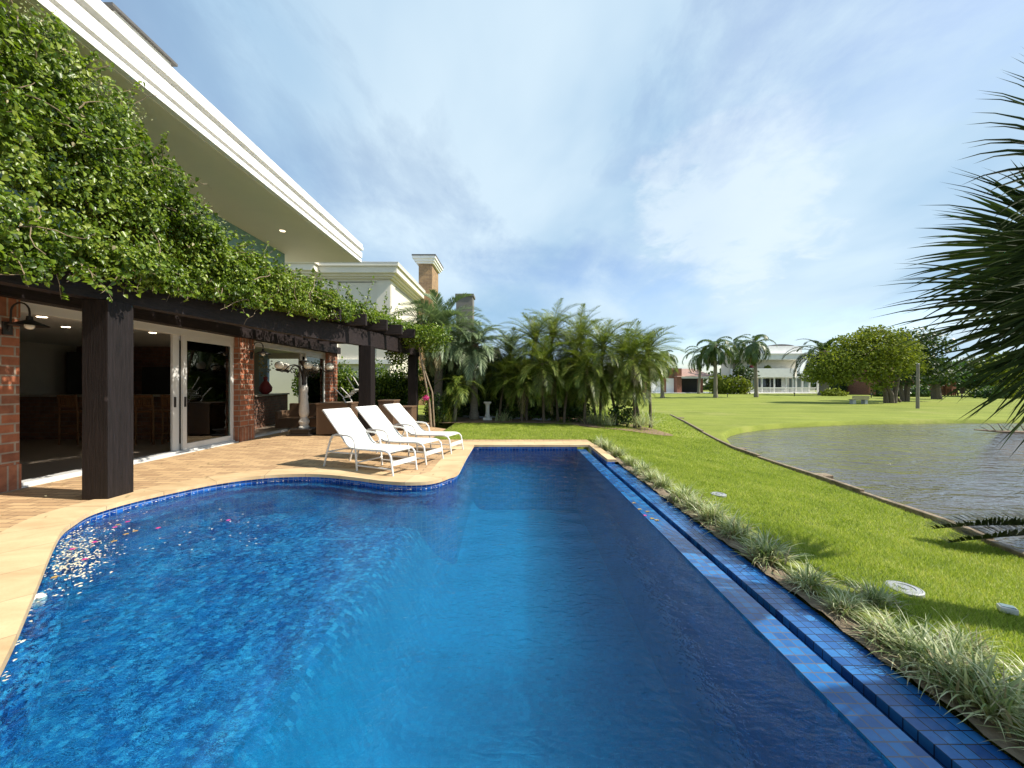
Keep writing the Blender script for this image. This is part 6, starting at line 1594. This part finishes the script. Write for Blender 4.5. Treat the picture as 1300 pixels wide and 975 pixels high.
# garden chairs at the tiled house
for i, px in enumerate((1199, 1208, 1216)):
    s = empty('garden_chair', (FX(px, 60), 60, GZF)); tag(s, ['wooden garden chair leftmost before the tiled house', 'wooden garden chair in the middle before the tiled house', 'wooden garden chair rightmost before the tiled house'][i], 'chair', 'garden chairs before the tiled house')
    MB().box(-0.35, 0.35, -0.35, 0.35, 0.42, 0.5).build('seat', MT['stool_wood'], s, True); MB().box(-0.35, 0.35, 0.28, 0.35, 0.5, 1.1).build('backrest', MT['stool_wood'], s, True)
    for (a, b) in ((-.3, -.3), (.3, -.3), (-.3, .3), (.3, .3)): MB().box(a - .04, a + .04, b - .04, b + .04, 0, 0.42).build('leg', MT['stool_wood'], s, True)
# dead branch in the lake
xa, ya = GP(1237, 548, LAKE_Z + 0.03)
DB = empty('fallen_branch', (xa, ya, LAKE_Z)); tag(DB, 'bare brown palm branch lying in the lake by the far bank', 'branch')
MB().tube([(0, 0, 0.12), (0.9, -0.1, 0.05), (2.0, -0.25, 0.03), (3.6, -0.3, 0.10)], [0.02, 0.045, 0.06, 0.07], 8).build('stem', MT['dead_frond'], DB, True, True)
q = MB()
for i in range(9): q.tube([(0.5 + i * 0.3, -0.1, 0.06), (0.2 + i * 0.3, -0.15, 0.2 + 0.1 * (i % 3)), (0.05 + i * 0.3, -0.1, 0.3 + 0.12 * (i % 2))], [0.02, 0.012, 0.005], 5)
q.build('twigs', MT['dead_frond'], DB, True)

# ================================================================== PALMS AT THE RIGHT EDGE
def fan_leaf(hub, axis, up, L_, nseg, span, w, droop):
    """fan palm leaf: folded segments radiating from the hub"""
    A = unit(np.array(axis, float)); U = unit(np.array(up, float) - A * np.dot(up, A)); Nn = np.cross(A, U)
    an = np.linspace(-span / 2, span / 2, nseg) + rng.normal(0, 0.02, nseg)
    d0 = A[None] * np.cos(an)[:, None] + U[None] * np.sin(an)[:, None]
    Ls = L_ * (0.72 + 0.28 * np.cos(an * 0.8)) * rng.uniform(0.92, 1.06, nseg)
    m = 8; rows = []; p = np.tile(np.array(hub, float), (nseg, 1)); d = d0.copy()
    g_ = np.array([0, 0, -1.0])
    for i in range(m):
        t = i / (m - 1)
        ww = w * (0.35 + 1.2 * t * (1 - t) * 2) * (1 if t < 0.55 else (1 - (t - 0.55) / 0.45) ** 0.8)
        s_ = unit(np.cross(d, Nn[None])) * (ww / 2)
        dep = Nn[None] * (ww * 0.35)
        rows += [p - s_, p + dep, p + s_]
        p = p + d * (Ls / (m - 1))[:, None]
        d = unit(d + g_[None] * droop * (t ** 1.5) / (m - 1) * 2 + rng.normal(0, 0.02, d.shape))
    V = np.stack(rows, 1).reshape(-1, 3); b = (np.arange(nseg) * 3 * m)[:, None]
    Fc = np.concatenate([b + np.array([[3 * i + k, 3 * i + k + 1, 3 * i + k + 4, 3 * i + k + 3]]) for i in range(m - 1) for k in (0, 1)])
    return V, Fc
FPx, FPy = 4.75, 2.28
FP = empty('fan_palm', (FPx, FPy, -0.3)); tag(FP, 'dark fan palm whose long leaf tips hang in from the right', 'palm tree')
MB().tube([(FPx, FPy, -0.4), (FPx + 0.02, FPy, 0.8), (FPx, FPy, 2.2)], [0.2, 0.16, 0.15], 12).build('trunk', MT['palm_bark'], FP, smooth=True)
parts = []; pet = MB(); top = (FPx, FPy, 2.05)
leaves = [((4.12, 2.42, 2.28), (-1, 0.0, -0.20), (0.1, 0.25, 1), 1.32, 46, 2.2, 0.033, 0.8),
          ((4.19, 2.26, 2.61), (-1, 0.05, 0.0), (0.1, -0.3, 1), 1.27, 38, 2.1, 0.033, 1.0),
          ((4.15, 2.54, 2.07), (-1, 0.0, -0.50), (0.0, 0.5, 1), 1.36, 46, 2.0, 0.033, 0.7),
          ((4.03, 2.30, 2.16), (-1, 0.05, -0.25), (0.0, -0.6, 1), 1.15, 46, 2.0, 0.033, 0.7),
          ((4.19, 2.50, 2.94), (-1, 0.0, 0.30), (0.2, 0.1, 1), 1.15, 32, 1.9, 0.033, 1.1),
          ((4.07, 2.38, 1.90), (-1, 0.0, -0.70), (0.0, 0.2, 1), 1.28, 44, 1.7, 0.033, 0.5),
          ((4.16, 2.46, 2.40), (-1, 0.0, -0.32), (0.0, -0.15, 1), 1.22, 46, 2.1, 0.033, 0.8),
          ((4.5, 3.0, 2.6), (-0.4, 1, 0.1), (0, 0, 1), 1.0, 44, 2.6, 0.04, 0.5), ((4.4, 1.6, 2.5), (-0.5, -1, 0.1), (0.2, 0, 1), 1.1, 44, 2.6, 0.04, 0.5), ((5.3, 2.2, 2.6), (1, 0, 0.2), (0, 0, 1), 1.0, 44, 2.6, 0.04, 0.5), ((5.0, 2.8, 2.7), (0.4, 1, 0.3), (0, 0, 1), 1.0, 44, 2.6, 0.04, 0.5), ((4.7, 2.2, 2.9), (-0.5, -0.3, 0.9), (0.8, 0.2, 0.5), 1.0, 44, 2.6, 0.04, 0.5), ((4.2, 1.5, 2.1), (-0.8, -0.6, -0.2), (0.2, 0.1, 1), 1.0, 44, 2.6, 0.04, 0.5)]
for (hub, ax, up, L_, ns, spn, w, dr) in leaves:
    parts.append(fan_leaf(hub, ax, up, L_, ns, spn, w, dr))
    mid = (np.array(top) + np.array(hub)) / 2 + np.array([0, 0, 0.15]); pet.tube([top, tuple(mid), hub], [0.025, 0.02, 0.012], 6)
V, Fc = joinVF(parts); np_mesh('crown', V, Fc, MT['palm_leaf_dark'], FP)
pet.build('leaf_stalks', MT['palm_bark'], FP, smooth=True)
# cycad low at the lake edge
CYx, CYy = 6.55, 4.05; cz0 = -0.35
CY = empty('cycad', (CYx, CYy, cz0)); tag(CY, 'dark cycad with stiff low fronds reaching over the lake edge', 'cycad')
MB().tube([(CYx, CYy, cz0 - 0.05), (CYx, CYy, cz0 + 0.25)], [0.16, 0.13], 10).build('trunk', MT['bark'], CY, smooth=True)
parts = []
for (az, el, L_, dr) in ((174, 5, 1.78, 0.26), (178, -2, 1.74, 0.12), (65, 40, 1.2, 0.7), (35, 30, 1.4, 0.7), (0, 30, 1.4, 0.7), (-40, 30, 1.4, 0.7), (-80, 30, 1.4, 0.7), (225, 30, 1.2, 0.7)):
    parts.append(frond((CYx, CYy, cz0 + 0.25), R(az), R(el), L_, dr, 120, 0.27, 0.019, 0.7, 0.05, ang0=62, ang1=32, r0=0.014))
V, Fc = joinVF(parts); np_mesh('crown', V, Fc, MT['cycad_leaf'], CY)
